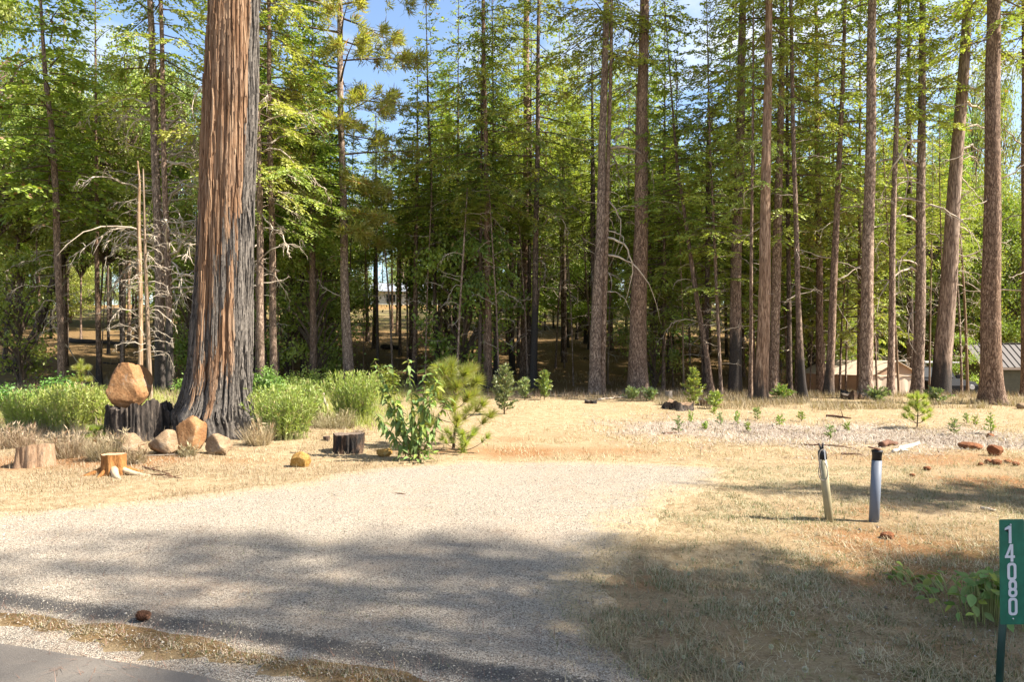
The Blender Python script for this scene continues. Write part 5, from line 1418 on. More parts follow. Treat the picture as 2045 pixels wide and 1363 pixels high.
def shed():
    Y = 34.0
    X0 = (1972 - CX) / FPX * Y
    zr = EYE - (688 - HY) / FPX * Y
    ze = EYE - (727 - HY) / FPX * Y
    zg = g(X0 + 2, Y + 1)
    t = thing('shed', 'small olive sided shed with grey metal roof at far right', 'shed', (X0, Y, zg), rad(-4))
    L_, Dp = 5.4, 2.5
    zr -= zg; ze -= zg
    # local frame: x along the ridge, y depth; front long wall at y = 0, gable at x = 0
    b = MB()
    hw = Dp / 2
    n = int(ze / .12)
    for k in range(n):
        z = .06 + k * .12
        b.box((L_ / 2, -.005 - .012 * 0, z), (L_, .03, .112)); b.box((-.0, hw, z), (.03, Dp - .04, .112))
        b.box((L_, hw, z), (.03, Dp - .04, .112)); b.box((L_ / 2, Dp, z), (L_, .03, .112))
    k = 0
    z = ze + .02
    while z < zr - .08:
        w = Dp * (zr - z) / (zr - ze) - .05
        b.box((0, hw, z + .05), (.03, max(w, .05), .112)); b.box((L_, hw, z + .05), (.03, max(w, .05), .112)); z += .12
    kind(obj('siding', b.mesh('siding', [M['siding']]), t), 'stuff')
    b = MB(); b.box((L_ / 2, hw, ze / 2), (L_ - .06, Dp - .06, ze)); obj('wall', b.mesh('wall', [M['siding']]), t)
    sl = math.hypot(hw + .25, (zr - ze) * (hw + .25) / hw); ang = math.atan2(zr - ze, hw)
    pan = MB(); pan.box((0, 0, 0), (.30, sl, .02)); pan.box((.15, 0, .028), (.03, sl, .035)); pm = pan.mesh('roof_panel', [M['metalroof']])
    npan = int((L_ + .5) / .305)
    for sgn in (-1, 1):
        for k in range(npan):
            yc = hw + sgn * (hw + .25) / 2
            zc = zr + .02 - math.sin(ang) * sl / 2
            obj('roof_panel', pm, t, (-.2 + .305 * k, yc, zc), (ang if sgn < 0 else -ang, 0, 0))
    b = MB(); b.box((L_ / 2, hw, zr + .05), (L_ + .55, .16, .04)); obj('ridge_cap', b.mesh('ridge_cap', [M['metalroof']]), t)
    for sgn in (-1, 1):
        b = MB(); b.box((0, 0, 0), (.05, sl, .13))
        obj('fascia', b.mesh('fascia', [M['fascia']]), t, (-.36, hw + sgn * (hw + .25) / 2, zr - .06 - math.sin(ang) * sl / 2), (ang if sgn < 0 else -ang, 0, 0))
    b = MB(); b.box((-.01, -.02, ze / 2), (.09, .09, ze)); obj('corner_trim', b.mesh('corner_trim', [M['fascia']]), t)
    b = MB(); b.box((L_ / 2 - .05, -.27, ze - .24), (L_ + .4, .04, .11)); obj('eave_trim', b.mesh('eave_trim', [M['fascia']]), t)
shed()

def tent():
    Y = 27.0
    # corner nearest the camera
    Xc = (1742 - CX) / FPX * Y
    k = FPX / Y
    zg = g(Xc, Y)
    ze = EYE - (748 - HY) / k - zg; zr = EYE - (722 - HY) / k - zg
    t = thing('canvas_tent', 'tan canvas wall tent with sunlit front standing among the trunks', 'tent', (Xc, Y, zg), rad(8))
    W, L_ = 1.95, 2.6
    hw = W / 2
    def sheet(name, quads, mat, th=.015):
        b = MB()
        for qd in quads:
            P = np.array(qd, float); nn = unit(np.cross(P[1] - P[0], P[2] - P[0])) * th
            m = len(P)
            V = np.vstack([P, P - nn])
            if m == 4:
                b.add(V, [(0, 1, 2, 3), (7, 6, 5, 4)] + [(i, m + i, m + (i + 1) % 4, (i + 1) % 4) for i in range(4)])
            else:
                b.add(V, [(i, m + i, m + (i + 1) % 3, (i + 1) % 3) for i in range(3)], [(0, 1, 2), (5, 4, 3)])
        return obj(name, b.mesh(name, [M[mat]]), t)
    # front gable along +x at y=0, body runs back along +y and to the left (skewed)
    sk = -.55 * L_
    f = lambda x, y, z: (x + sk * y / L_, y, z)
    # sagging pleats on the front wall
    n = 18
    b = MB()
    xs = np.linspace(0, W, n); V = []
    for z in np.linspace(-.1, ze, 5):
        for i, x in enumerate(xs):
            V.append((x, .035 * sin(i * 1.9 + z) * (1 - z / ze * .6), z))
    q = [(r_ * n + i, r_ * n + i + 1, (r_ + 1) * n + i + 1, (r_ + 1) * n + i) for r_ in range(4) for i in range(n - 1)]
    b.add(V, q); obj('front_wall', b.mesh('front_wall', [M['canvas_sunlit']], True), t)
    sheet('gable', [[f(0, 0, ze), f(W, 0, ze), f(hw, 0, zr)]], 'canvas')
    sheet('side_wall', [[f(0, 0, -.1), f(0, 0, ze), f(0, L_, ze), f(0, L_, -.1)]], 'canvas')
    sheet('side_wall', [[f(W, 0, -.1), f(W, L_, -.1), f(W, L_, ze), f(W, 0, ze)]], 'canvas_sunlit')
    sheet('roof', [[f(-.12, -.1, ze - .05), f(hw, -.1, zr + .02), f(hw, L_, zr + .02), f(-.12, L_, ze - .05)]], 'canvas_sunlit')
    sheet('roof', [[f(W + .12, -.1, ze - .05), f(W + .12, L_, ze - .05), f(hw, L_, zr + .02), f(hw, -.1, zr + .02)]], 'canvas_sunlit')
    b = MB()
    s = np.linspace(0, 1, 9)
    for x0, x1 in ((0, hw), (hw, W)):
        P = np.stack([x0 + (x1 - x0) * s, np.full(9, -.03), ze - .02 - .06 * np.sin(s * pi)], -1)
        b.tube(P, .018, 5)
    obj('valance_rope', b.mesh('valance_rope', [M['canvas_sunlit']], True), t)
tent()

def truck():
    Y = 30.5
    X0 = (1856 - CX) / FPX * Y; k = FPX / Y
    zg = g(X0, Y)
    t = thing('parked_truck', 'dark parked pickup with white ladder rack half hidden by the leaning cedar', 'truck', (X0, Y, zg), rad(-96))
    # local: +x front
    def prism(prof, w, mat, name, parent=t, y0=0., bev=.0):
        b = MB(); n = len(prof)
        V = [(x, y0 - w / 2, z) for x, z in prof] + [(x, y0 + w / 2, z) for x, z in prof]
        cx_ = sum(p[0] for p in prof) / n; cz = sum(p[1] for p in prof) / n
        V += [(cx_, y0 - w / 2, cz), (cx_, y0 + w / 2, cz)]
        tr = []; q = []
        for i in range(n):
            j = (i + 1) % n
            q.append((i, j, n + j, n + i)); tr += [(2 * n, j, i), (2 * n + 1, n + i, n + j)]
        b.add(V, q, tr)
        return obj(name, b.mesh(name, [M[mat]]), parent)
    prism([(-2.3, .45), (-2.3, .95), (-.55, .98), (.75, 1.02), (2.0, .95), (2.25, .80), (2.25, .42)], 1.70, 'truckpaint', 'body')
    prism([(-.55, .98), (-.40, 1.50), (.25, 1.52), (.80, 1.02)], 1.45, 'truckpaint', 'cab')
    for y_ in (-.735, .735):
        prism([(-.42, 1.04), (-.32, 1.42), (.20, 1.44), (.58, 1.06)], .02, 'glass', 'side_window', y0=y_)
        b = MB(); b.box((.55, y_ * 1.28, 1.10), (.08, .20, .16)); obj('side_mirror', b.mesh('side_mirror', [M['truckpaint']]), t)
    b = MB(); b.box((0, 0, 0), (.02, 1.25, .58)); obj('windshield', b.mesh('windshield', [M['glass']]), t, (.555, 0, 1.28), (0, rad(-47), 0))
    for x_ in (-1.45, 1.4):
        for y_ in (-.76, .76):
            w_ = MB(); w_.tube([(0, -.12, 0), (0, -.10, 0), (0, .10, 0), (0, .12, 0)], [.27, .33, .33, .27], 20); wo = obj('wheel', w_.mesh('wheel', [M['rubber']], False), t, (x_, y_, .33))
            r_ = MB(); r_.tube([(0, -.125, 0), (0, .125, 0)], [.19, .19], 14); obj('rim', r_.mesh('rim', [M['whitemetal']]), wo)
    for y_ in (-.6, .6):
        b = MB(); b.tube([(2.22, y_, .74), (2.27, y_, .74)], [.11, .10], 12); obj('headlight', b.mesh('headlight', [M['whitemetal']]), t)
    b = MB()
    for y_ in (-.72, .72):
        for x_ in (-2.1, -.7):
            b.tube([(x_, y_, .95), (x_ + .15, y_, 1.72)], .030, 6)
        b.tube([(-2.2, y_, 1.72), (1.2, y_, 1.74)], .030, 6)
        b.tube([(-2.1, y_, .98), (-.55, y_, 1.70)], .028, 6)
    for x_ in (-1.95, -.55, 1.1):
        b.tube([(x_, -.72, 1.73), (x_, .72, 1.73)], .028, 6)
    obj('ladder_rack', b.mesh('ladder_rack', [M['whitemetal']]), t)
truck()

def far_house():
    Y = 98
    X0 = (840 - CX) / FPX * Y; zg = g(X0, Y)
    t = thing('far_house', 'low far house with blue grey roof beyond the dirt bank', 'house', (X0, Y, zg), rad(6))
    b = MB(); b.box((0, 0, .9), (13, 6, 2.4)); obj('wall', b.mesh('wall', [M['housewall']]), t)
    b = MB(); hw = 3.5
    V = [(-7, -hw, 2.0), (7, -hw, 2.0), (7, 0, 3.4), (-7, 0, 3.4), (7, hw, 2.0), (-7, hw, 2.0), (-7, -hw, 1.9), (7, -hw, 1.9), (7, hw, 1.9), (-7, hw, 1.9)]
    b.add(V, [(0, 1, 2, 3), (3, 2, 4, 5), (0, 6, 7, 1), (5, 4, 8, 9), (6, 9, 8, 7)], [(0, 3, 5), (0, 5, 9), (0, 9, 6), (1, 4, 2), (1, 8, 4), (1, 7, 8)])
    obj('roof', b.mesh('roof', [M['roofgrey']]), t)
    for x_ in (-4, -1, 3.2):
        b = MB(); b.box((x_, -3.03, 1.0), (1.2, .06, 1.0)); obj('window', b.mesh('window', [M['glass']]), t)
far_house()

# ------------------------------------------------------------------ shrubs, saplings and weeds
def leaf_mesh(name, mat, seed, fold=.25, droop=.3, wid=.42):
    """a real leaf blade, length 1 along +X, folded along its midrib"""
    s = np.linspace(0, 1, 7)
    w = wid / 2 * np.sin(np.clip(s, 0, 1) ** .8 * pi) ** .9 * (1 - .15 * s)
    z = -droop * s ** 2
    V = np.concatenate([np.stack([s, w, z + fold * w], -1), np.stack([s, 0 * s, z], -1), np.stack([s, -w, z + fold * w], -1)])
    q = []
    for r_ in range(2):
        for i in range(6):
            q.append((r_ * 7 + i, r_ * 7 + i + 1, (r_ + 1) * 7 + i + 1, (r_ + 1) * 7 + i))
    b = MB(); b.add(V, q)
    return b.mesh(name, [mat], True)
M['bigleaf'] = leaf_mat('broad_leaf', (.085, .145, .040), (.15, .22, .065), (.23, .30, .10), dead=(.36, .27, .08), dead_amt=.0, trans=.35, gloss=.012)
M['ytleaf'] = leaf_mat('yellowish_broad_leaf', (.14, .19, .03), (.22, .27, .05), (.32, .34, .08), dead_amt=.0, trans=.35, gloss=.012)
LEAF = [leaf_mesh('leaf', M['bigleaf'], 1, .3, .35, .52), leaf_mesh('leaf', M['bigleaf'], 2, .1, .6, .36), leaf_mesh('leaf', M['ytleaf'], 3, .25, .2, .45)]
ROUND = [leaf_mesh('leaf', M['bigleaf'], 4, .15, .15, .62), leaf_mesh('leaf', M['ytleaf'], 5, .2, .1, .6), leaf_mesh('leaf', M['bigleaf'], 6, .3, .25, .55)]

def leafy_shrub():
    X, Y = at(828, 920)
    t = thing('leafy_shrub', 'big leafed green shrub with drooping leaves at the edge of the gravel', 'shrub', (X, Y, g(X, Y)))
    r = np.random.default_rng(77)
    k = Y / FPX
    tips = [(772, 775), (790, 735), (812, 725), (838, 745), (858, 735), (800, 800), (845, 785), (870, 800), (780, 830), (825, 820), (872, 760), (760, 725)]
    for (px, py) in tips:
        tx = (px - 828) * k; tz = (925 - py) * k; ty = r.uniform(-.3, .3)
        s = np.linspace(0, 1, 9)
        P = np.stack([tx * s ** .9 * 1.4 + r.uniform(-.06, .06), ty * s ** 1.0, tz * (s * 1.08 - .08 * s ** 2)], -1)
        P[0] = (r.uniform(-.08, .08), r.uniform(-.08, .08), -.03)
        b = MB(); b.tube(P, .011 * (1 - .75 * s), 5); obj('stem', b.mesh('stem', [M['stem']], True), t)
        n = 40
        for i in range(n):
            f = .22 + .78 * i / (n - 1)
            p = np.array([np.interp(f, s, P[:, c]) for c in range(3)])
            az = i * 2.4 + r.uniform(-.5, .5)
            L_ = r.uniform(.10, .19) * (1 - .2 * f)
            low = p[2] < .75
            obj('leaf', LEAF[1] if (low and r.random() < .3) else LEAF[r.integers(0, 3)], t, tuple(p), (r.normal(0, .3), rad(r.uniform(0, 75)) if low else rad(r.uniform(-25, 50)), az), L_)
    for i in range(44):
        az = r.uniform(0, 6.28); d = r.uniform(.02, .34)
        obj('leaf', LEAF[r.integers(0, 3)], t, (.06 + d * cos(az), -.12 + d * sin(az) * .7, r.uniform(.03, .14)), (r.normal(0, .3), rad(r.uniform(-25, 30)), az), r.uniform(.07, .12))
leafy_shrub()

M['broadweed'] = M['bigleaf']
def ground_plant():
    X, Y = 2.80, 4.05
    t = thing('groundcover_plant', 'round leafed green plant growing beside the number sign', 'plant', (X, Y, g(X, Y)))
    r = np.random.default_rng(88)
    b = MB()
    for i in range(170):
        az = r.uniform(0, 6.28); d = abs(r.normal(0, .20)); d = min(d * .8, .33)
        ex, ey = 1.0, .95
        h = max(.04, .27 * (1 - (d / .42) ** 2) * r.uniform(.5, 1.1)) + (.0)
        p = np.array([d * ex * cos(az) + .03, d * ey * sin(az), h])
        if r.random() < .14:
            p = np.array([r.uniform(-.25, .12), r.uniform(.3, .75), r.uniform(.03, .07)])
        P0 = np.array([p[0] * .8, p[1] * .8, .0]); s = np.linspace(0, 1, 4)[:, None]
        b.tube(P0 + (p - P0) * s + np.array([0, 0, .03]) * np.sin(s * pi), .003, 3)
        obj('leaf', ROUND[r.choice(3, p=[.5, .15, .35])], t, tuple(p), (r.normal(0, .45), rad(r.uniform(-30, 60)), az + r.normal(0, .6)), r.uniform(.05, .09))
    kind(obj('runner_stems', b.mesh('runner_stems', [M['stalk']]), t), 'stuff')
ground_plant()

def needle_tuft(b, r, P, D, n, L_, w, spread=.7, mat=0):
    d = unit(np.asarray(D)[None] + r.normal(0, spread, (n, 3)))
    S = unit(np.cross(d, r.normal(0, 1, (n, 3))))
    b.blade(np.repeat(np.asarray(P)[None], n, 0) + d * L_ * .05, d, S, r.uniform(.75, 1.1, n) * L_, np.full(n, w), mat)

def pine_sapling(label, px, py, top, spread_px, seed, tiers=4, nlen=.17, group=None, needles=110):
    X, Y = at(px, py)
    k = Y / FPX
    H = (py - top) * k; R = spread_px * k
    t = thing('pine_sapling', label, 'sapling', (X, Y, g(X, Y)), 0, group)
    r = np.random.default_rng(seed)
    s = np.linspace(0, 1, 8)
    hh = H - nlen * .7
    st = np.stack([.05 * R * np.sin(s * 4), .05 * R * np.cos(s * 3), hh * s], -1)
    b = MB(); b.tube(st, .016 * H * (1 - .7 * s) + .003, 7); obj('stem', b.mesh('stem', [M['limb']], True), t)
    nb = MB(); br = MB()
    for j in range(6):
        needle_tuft(nb, r, st[-1] - np.array([0, 0, .06 * j]), (0, 0, 1.2 - .15 * j), needles, nlen, .0032, .55 + .05 * j)
    for ti in range(tiers):
        z = hh * (.15 + .68 * ti / max(1, tiers - 1))
        m = 5
        for i in range(m):
            az = i / m * 2 * pi + ti * .8 + r.uniform(-.3, .3)
            ln = R * (1 - .62 * ti / tiers) * r.uniform(.6, 1.1)
            u = np.linspace(0, 1, 6)
            P = np.stack([np.cos(az) * ln * u, np.sin(az) * ln * u, z + ln * (.10 * u + .42 * u ** 2)], -1)
            br.tube(P, .007 * (1 - .6 * u), 5)
            for f in (1, .8):
                p = np.array([np.interp(f, u, P[:, c]) for c in range(3)])
                d = unit(P[-1] - P[-2]) * .9 + np.array([0, 0, .35])
                needle_tuft(nb, r, p, d, int(needles * (.9 if f > .9 else .6)), nlen, .0032, .6)
    obj('branches', br.mesh('branches', [M['limb']], True), t)
    obj('needles', nb.mesh('needles', [M['pine']]), t)
pine_sapling('long needled pine sapling behind the big leafed shrub', 905, 897, 716, 84, 31, 5, .21, None, 200)
pine_sapling('fluffy pine sapling alone on the pale chips right of centre', 1832, 856, 782, 26, 32, 4, .13, None, 80)
pine_sapling('tall thin yellow green pine sapling among weeds left of the boulder', 163, 830, 718, 24, 33, 4, .13, None, 90)
pine_sapling('small bright pine seedling at the left foot of the burnt stump', 190, 886, 850, 18, 34, 2, .10, None, 90)
pine_sapling('low pine sapling at the right foot of the leafy shrub', 925, 905, 862, 45, 35, 2, .14, None, 90)

def cedar_sapling(label, px, py, top, wpx, seed, n=36, cat='sapling', name='cedar_sapling', L=.075, group=None, mat='cedlight'):
    X, Y = at(px, py)
    k = Y / FPX
    H = (py - top) * k; R = wpx / 2 * k
    t = thing(name, label, cat, (X, Y, g(X, Y) - .01), 0, group)
    r = np.random.default_rng(seed)
    b = MB(); w = MB()
    w.tube([(0, 0, -.02), (0.01, 0, H * .5), (0, 0, H * .92)], [.014 * H + .003, .009 * H + .002, .002], 5)
    sc = L
    for i in range(n):
        f = (i + .5) / n
        z = H * (.06 + .86 * f)
        ln = (R * (1 - f) ** .65 * (.55 + .9 * min(1, f * 4)) * .9 + .03) * r.uniform(.6, 1.15)
        az = i * 2.4 + r.uniform(-.4, .4); e = rad(r.uniform(15, 60))
        u = np.linspace(0, 1, 4)
        P = np.stack([np.cos(az) * np.cos(e) * ln * u, np.sin(az) * np.cos(e) * ln * u, z + np.sin(e) * ln * u], -1)
        w.tube(P, [.004, .003, .002, .001], 3)
        m = max(6, int(ln / sc * 9))
        q = r.uniform(.15, 1, m)
        pp = np.stack([np.interp(q, u, P[:, c]) for c in range(3)], -1)
        d = unit(unit(P[-1] - P[0]) * .7 + r.normal(0, .55, (m, 3)) + np.array([0, 0, .45]))
        b.leaf(pp, d, unit(r.normal(0, 1, (m, 3))), r.uniform(.6, 1.2, m) * sc, r.uniform(.7, 1.2, m) * sc * .17)
    obj('stem', w.mesh('stem', [M['stem']]), t)
    obj('foliage', b.mesh('foliage', [M[mat]]), t)
    return t
M['cedlight'] = leaf_mat('bright_cedar_sprays', (.11, .18, .03), (.19, .27, .045), (.30, .36, .08), dead=(.4, .3, .1), dead_amt=.05, nscale=3)
M['ceddull'] = leaf_mat('dull_cedar_sprays', (.10, .14, .055), (.17, .22, .085), (.28, .32, .13), dead_amt=.03, nscale=3)
cedar_sapling('rounded grey green cedar sapling right of the pine sapling', 1007, 828, 725, 62, 51, 70, L=.10, mat='ceddull')
cedar_sapling('small cedar sapling between the grey green one and the twin trunk', 1087, 800, 738, 40, 52, 44, L=.10)
cedar_sapling('low dark cedar sapling left of the small one by the sunlit trunk', 1048, 800, 755, 44, 59, 44, L=.10, mat='ceddull')
cedar_sapling('bright green cedar sapling growing from the low charred stump', 1385, 812, 730, 44, 53, 56, L=.10)
cedar_sapling('low bright cedar bush right of the green cedar sapling', 1428, 818, 783, 38, 54, 30, L=.09)
cedar_sapling('bright willowy bush in front of the shed wall', 2018, 790, 735, 34, 55, 40, L=.12)
cedar_sapling('low dull bush left of the largest trunk', 1262, 802, 778, 40, 56, 30, L=.10, mat='ceddull')
cedar_sapling('low dull bush right of the largest trunk', 1300, 802, 782, 44, 57, 30, L=.10, mat='ceddull')
cedar_sapling('yellow green low bush right of the tan barked cedar', 1560, 800, 775, 46, 58, 34, L=.10)
cedar_sapling('low weedy bush in front of the tent', 1750, 806, 785, 60, 60, 34, L=.10, mat='ceddull')
cedar_sapling('low weedy bush in front of the leaning cedar foot', 1868, 808, 780, 50, 61, 34, L=.10, mat='ceddull')
SEED = [(1355, 866, 34, 15, 'nearest the red soil on the left of the chips'), (1379, 846, 24, 10, 'thin, second from the left on the chips'), (1408, 861, 17, 9, 'tiny, between the thin one and the yellow one'),
        (1438, 850, 26, 11, 'yellowish, on a bare stalk left of the leafy one'), (1472, 849, 28, 13, 'leafy, left of the smallest one'), (1493, 864, 20, 9, 'smallest, alone in front of the others'), (1512, 840, 26, 17, 'bushy, in front of the tan barked cedar'),
        (1556, 852, 22, 17, 'leaning, right of the bushy one'), (1600, 843, 20, 17, 'spread wide below the bowed thin trunk'), (1657, 880, 32, 18, 'greyish, on pale chips above the cream pipe'), (1425, 830, 16, 12, 'low, below the bright cedar bush'),
        (1691, 862, 16, 10, 'faint, right of the greyish one'), (1905, 870, 34, 22, 'dark green, right of the fluffy pine sapling'), (1978, 868, 44, 24, 'tallest, at right above the red rock'), (1948, 852, 22, 9, 'thin, left of the tallest one'), (1930, 846, 18, 9, 'thin, above the dark green one'), (1508, 826, 10, 8, 'very short, behind the bushy one')]
for i, (px, py, h, w, wh) in enumerate(SEED):
    cedar_sapling('cedar seedling, ' + wh, px, py, py - h, w, 300 + i, 12, 'seedling', 'cedar_seedling', .06, 'cedar seedlings on the pale chips', 'ceddull' if i % 3 == 0 else 'cedlight')

def leafy_bush(label, px, py, top, wpx, seed, n=3400, size=.075, mat='shrub', depth=.8, name='leafy_bush'):
    X, Y = at(px, py)
    k = Y / FPX
    H = (py - top) * k; R = wpx / 2 * k
    t = thing(name, label, 'bush', (X, Y + R * depth * .5, g(X, Y)))
    r = np.random.default_rng(seed)
    b = MB(); w = MB()
    ns = 34
    cen = []
    for i in range(ns):
        a = r.uniform(0, 6.28); d = R * math.sqrt(r.random())
        hh = H * (1 - .55 * (d / R) ** 2) * r.uniform(.7, 1.02)
        p = np.array([d * cos(a), d * depth * sin(a), hh])
        u = np.linspace(0, 1, 5)[:, None]
        P = p * np.array([.35, .35, 0]) * (1 - u) + p * u
        w.tube(P, [.006, .005, .004, .003, .002], 3)
        cen.append(P)
    cen = np.array(cen)
    ci = r.integers(0, ns, n); f = r.beta(2.6, 1.3, n)
    idx = f * 3.999; kk = idx.astype(int); fr = (idx - kk)[:, None]
    P = cen[ci, kk] * (1 - fr) + cen[ci, kk + 1] * fr + r.normal(0, 1, (n, 3)) * np.array([.10, .10, .05])
    D = unit(r.normal(0, 1, (n, 3)) * np.array([1, 1, .5]) + np.array([0, 0, -.1])); N = unit(r.normal(0, .5, (n, 3)) + np.array([0, 0, 1]))
    b.leaf(P, D, N, r.uniform(.6, 1.25, n) * size, r.uniform(.8, 1.2, n) * size * .3, 0, .42)
    obj('stem', w.mesh('stem', [M['stalk']]), t)
    obj('foliage', b.mesh('foliage', [M[mat]]), t)

def feather_bush(label, px, py, top, wpx, seed, n=170, mat='weed', depth=.7, up=1.0, name='feathery_weed'):
    X, Y = at(px, py)
    k = Y / FPX
    H = (py - top) * k; R = wpx / 2 * k
    t = thing(name, label, 'weed', (X, Y + R * depth * .4, g(X, Y)))
    r = np.random.default_rng(seed)
    b = MB(); w = MB()
    if mat == 'straw':
        n2 = n * 9
        a = r.uniform(0, 2 * pi, n2); d = R * .75 * np.sqrt(r.random(n2))
        P = np.stack([d * np.cos(a), d * depth * np.sin(a), 0 * d - .01], -1)
        D = unit(np.stack([np.cos(a) * .35 + r.normal(0, .3, n2), np.sin(a) * .35 + r.normal(0, .3, n2), np.ones(n2)], -1))
        S = unit(np.cross(D, r.normal(0, 1, (n2, 3))))
        b.blade(P, D, S, H * r.uniform(.35, 1.05, n2), r.uniform(.7, 1.4, n2) * .0024)
        n = n // 4
    for i in range(n):
        a = r.uniform(0, 6.28); d = R * .62 * math.sqrt(r.random())
        p0 = np.array([d * cos(a), d * depth * sin(a), 0])
        hh = H * r.uniform(.62, 1.05)
        ln = np.array([cos(a), sin(a) * depth, 0]) * d * .55 + np.array([r.normal(0, .10), r.normal(0, .10), 0]) * H
        u = np.linspace(0, 1, 5)[:, None]
        P = p0 + ln * u ** 1.5 + np.array([0, 0, hh]) * u
        w.tube(P, [.004, .0035, .003, .002, .001], 3, 0, False)
        m = 26 if mat != 'straw' else 9
        f = r.uniform(.12, 1, m); ix = f * 3.999; kk = ix.astype(int); fr = (ix - kk)[:, None]
        pp = P[kk] * (1 - fr) + P[kk + 1] * fr
        dd = unit(unit(ln + np.array([0, 0, hh]))[None] * .85 * up + r.normal(0, .45, (m, 3)))
        b.leaf(pp, dd, unit(r.normal(0, 1, (m, 3))), r.uniform(.5, 1.1, m) * .10, r.uniform(.7, 1.2, m) * .008, 0, .4)
    obj('stem', w.mesh('stem', [M['strawstalk' if mat == 'straw' else 'stalk']]), t)
    obj('foliage', b.mesh('foliage', [M[mat]]), t)
leafy_bush('bright green leafy bush at far left below the lone straight trunk', 100, 826, 748, 150, 61, 4200)
leafy_bush('bright leafy bush cut by the left picture edge', 8, 826, 762, 90, 62, 2600)
leafy_bush('bright leafy bush right beside the giant cedar', 528, 800, 728, 86, 63, 3200)
leafy_bush('deep green leafy bush behind the bright feathery weeds', 612, 790, 732, 120, 64, 3600, mat='cedlight')
leafy_bush('dark green leafy bush between the weeds and the leafy shrub', 755, 795, 728, 110, 65, 3200, mat='oak')
leafy_bush('small green bush behind the giant cedar on the left', 372, 790, 742, 60, 66, 1600)
feather_bush('feathery pale green weeds at far left before the leafy bush', 45, 862, 782, 130, 71, 190)
feather_bush('feathery yellow green weeds between the pine sapling and the left leafy bush', 130, 862, 770, 120, 72, 190)
feather_bush('feathery weeds close left of the boulder', 196, 858, 782, 70, 73, 110)
feather_bush('weedy grass clump between the boulder and the giant cedar', 345, 830, 780, 80, 74, 90, 'straw')
feather_bush('large feathery green clump right of the giant cedar', 560, 880, 775, 150, 75, 230)
feather_bush('feathery green clump left of the weathered stick', 610, 852, 765, 80, 76, 130)
feather_bush('spiky bright yellow green clump right of the weathered stick', 705, 845, 745, 120, 77, 240, up=1.4)
feather_bush('dry straw clump at the foot of the weathered stick', 665, 856, 815, 110, 78, 120, 'straw')
feather_bush('pale dry weeds at the right foot of the giant cedar', 512, 892, 835, 60, 79, 70, 'straw')
feather_bush('dry grass tuft in front of the burnt stump on the left', 205, 922, 865, 90, 80, 120, 'straw')
feather_bush('dry grass tuft right of the wide sawn stump', 120, 915, 862, 110, 81, 150, 'straw')
feather_bush('dry grass tuft before the flat boulder', 268, 928, 888, 50, 82, 50, 'straw')
feather_bush('dry grass tuft at the foot of the tall upright boulder', 372, 914, 888, 40, 83, 40, 'straw')
feather_bush('dry grass tuft at far left behind the wide sawn stump', 25, 895, 850, 100, 84, 120, 'straw')

# clover seed heads on the shaded turf
M['clover'] = leaf_mat('white_seed_head', (.42, .39, .31), (.5, .46, .38), (.58, .54, .45), dead_amt=0, trans=.45)
b = MB(); r = np.random.default_rng(3)
d = unit(r.normal(0, 1, (150, 3))); b.leaf(d * .004, d, unit(r.normal(0, 1, (150, 3))), np.full(150, .016), np.full(150, .0035), 0, .7)
HEAD = b.mesh('seed_head', [M['clover']])
b = MB(); b.tube([(0, 0, -.04), (.004, 0, -.02), (0, 0, 0)], .0015, 4); STK = b.mesh('stalk', [M['stalk']])
rs = random.Random(9)
PTS = [(1405, 1063), (1480, 1136), (1384, 1131), (1352, 1141), (1376, 1160), (1466, 1146), (1392, 1243), (1510, 1242), (1497, 1258), (1698, 1248), (1583, 1243), (1551, 1213), (1678, 1214), (1329, 1214), (1340, 1275), (1490, 1300), (1478, 1354), (1608, 1357), (1444, 1340), (1322, 1262), (1383, 1128), (1505, 1021), (1404, 1060), (1566, 1203), (1640, 1290), (1540, 1310), (1365, 1330), (1720, 1320), (1447, 1210), (1610, 1180)]
for (px, py) in PTS:
    X, Y = at(px, py)
    t = thing('clover_head', 'round white clover seed head standing in the shaded turf', 'flower', (X, Y, g(X, Y) + .04), rs.uniform(0, 6), 'white clover heads in the turf')
    s_ = rs.uniform(.45, .85)
    obj('seed_head', HEAD, t, (0, 0, 0), (0, 0, 0), s_); obj('stalk', STK, t)

# ------------------------------------------------------------------ grass, litter and loose stones
def drive_mask(X, Y):
    return drive_sd(X, Y)
def scatter(name, seed, n, box, dens, mat, L, W, lean=.8, flat=.0, zoff=0.0):
    """dens(X, Y) -> 0..1 acceptance; blades of length L (lo, hi), half-width W"""
    r = np.random.default_rng(seed)
    X = r.uniform(box[0], box[1], n); Yb = box[2] * (box[3] / box[2]) ** r.random(n)      # denser towards the camera
    k = r.random(n) < dens(X, Yb)
    X, Y = X[k], Yb[k]; m = len(X)
    P = np.stack([X, Y, ground_z(X, Y) - .004 + zoff], -1)
    a = r.uniform(0, 2 * pi, m); ln = lean * r.random(m) ** .6
    up = (1 - flat) * np.sqrt(np.clip(1 - ln ** 2, .02, 1)) + flat * r.uniform(.02, .18, m)
    D = unit(np.stack([np.cos(a) * ln, np.sin(a) * ln, up], -1))
    S = np.stack([-np.sin(a), np.cos(a), 0 * a], -1)
    b = MB(); b.blade(P, D, S, r.uniform(L[0], L[1], m), r.uniform(.6, 1.3, m) * W)
    return kind(obj(name, b.mesh(name, [mat])), 'stuff')
inv = lambda s, a, c: 1 - sstep(a, c, s)
fr = lambda X, Y, s=3: fbm(X * 1.4, Y * 1.4, s, 4)
offroad = lambda X, Y: sstep(.02, .12, road_sd(X, Y))
patch = lambda X, Y, s, lo, hi: sstep(lo, hi, fr(X, Y, s))
clump = lambda X, Y, s: .12 + .88 * sstep(.42, .62, fbm(X * 6, Y * 6, s, 3))
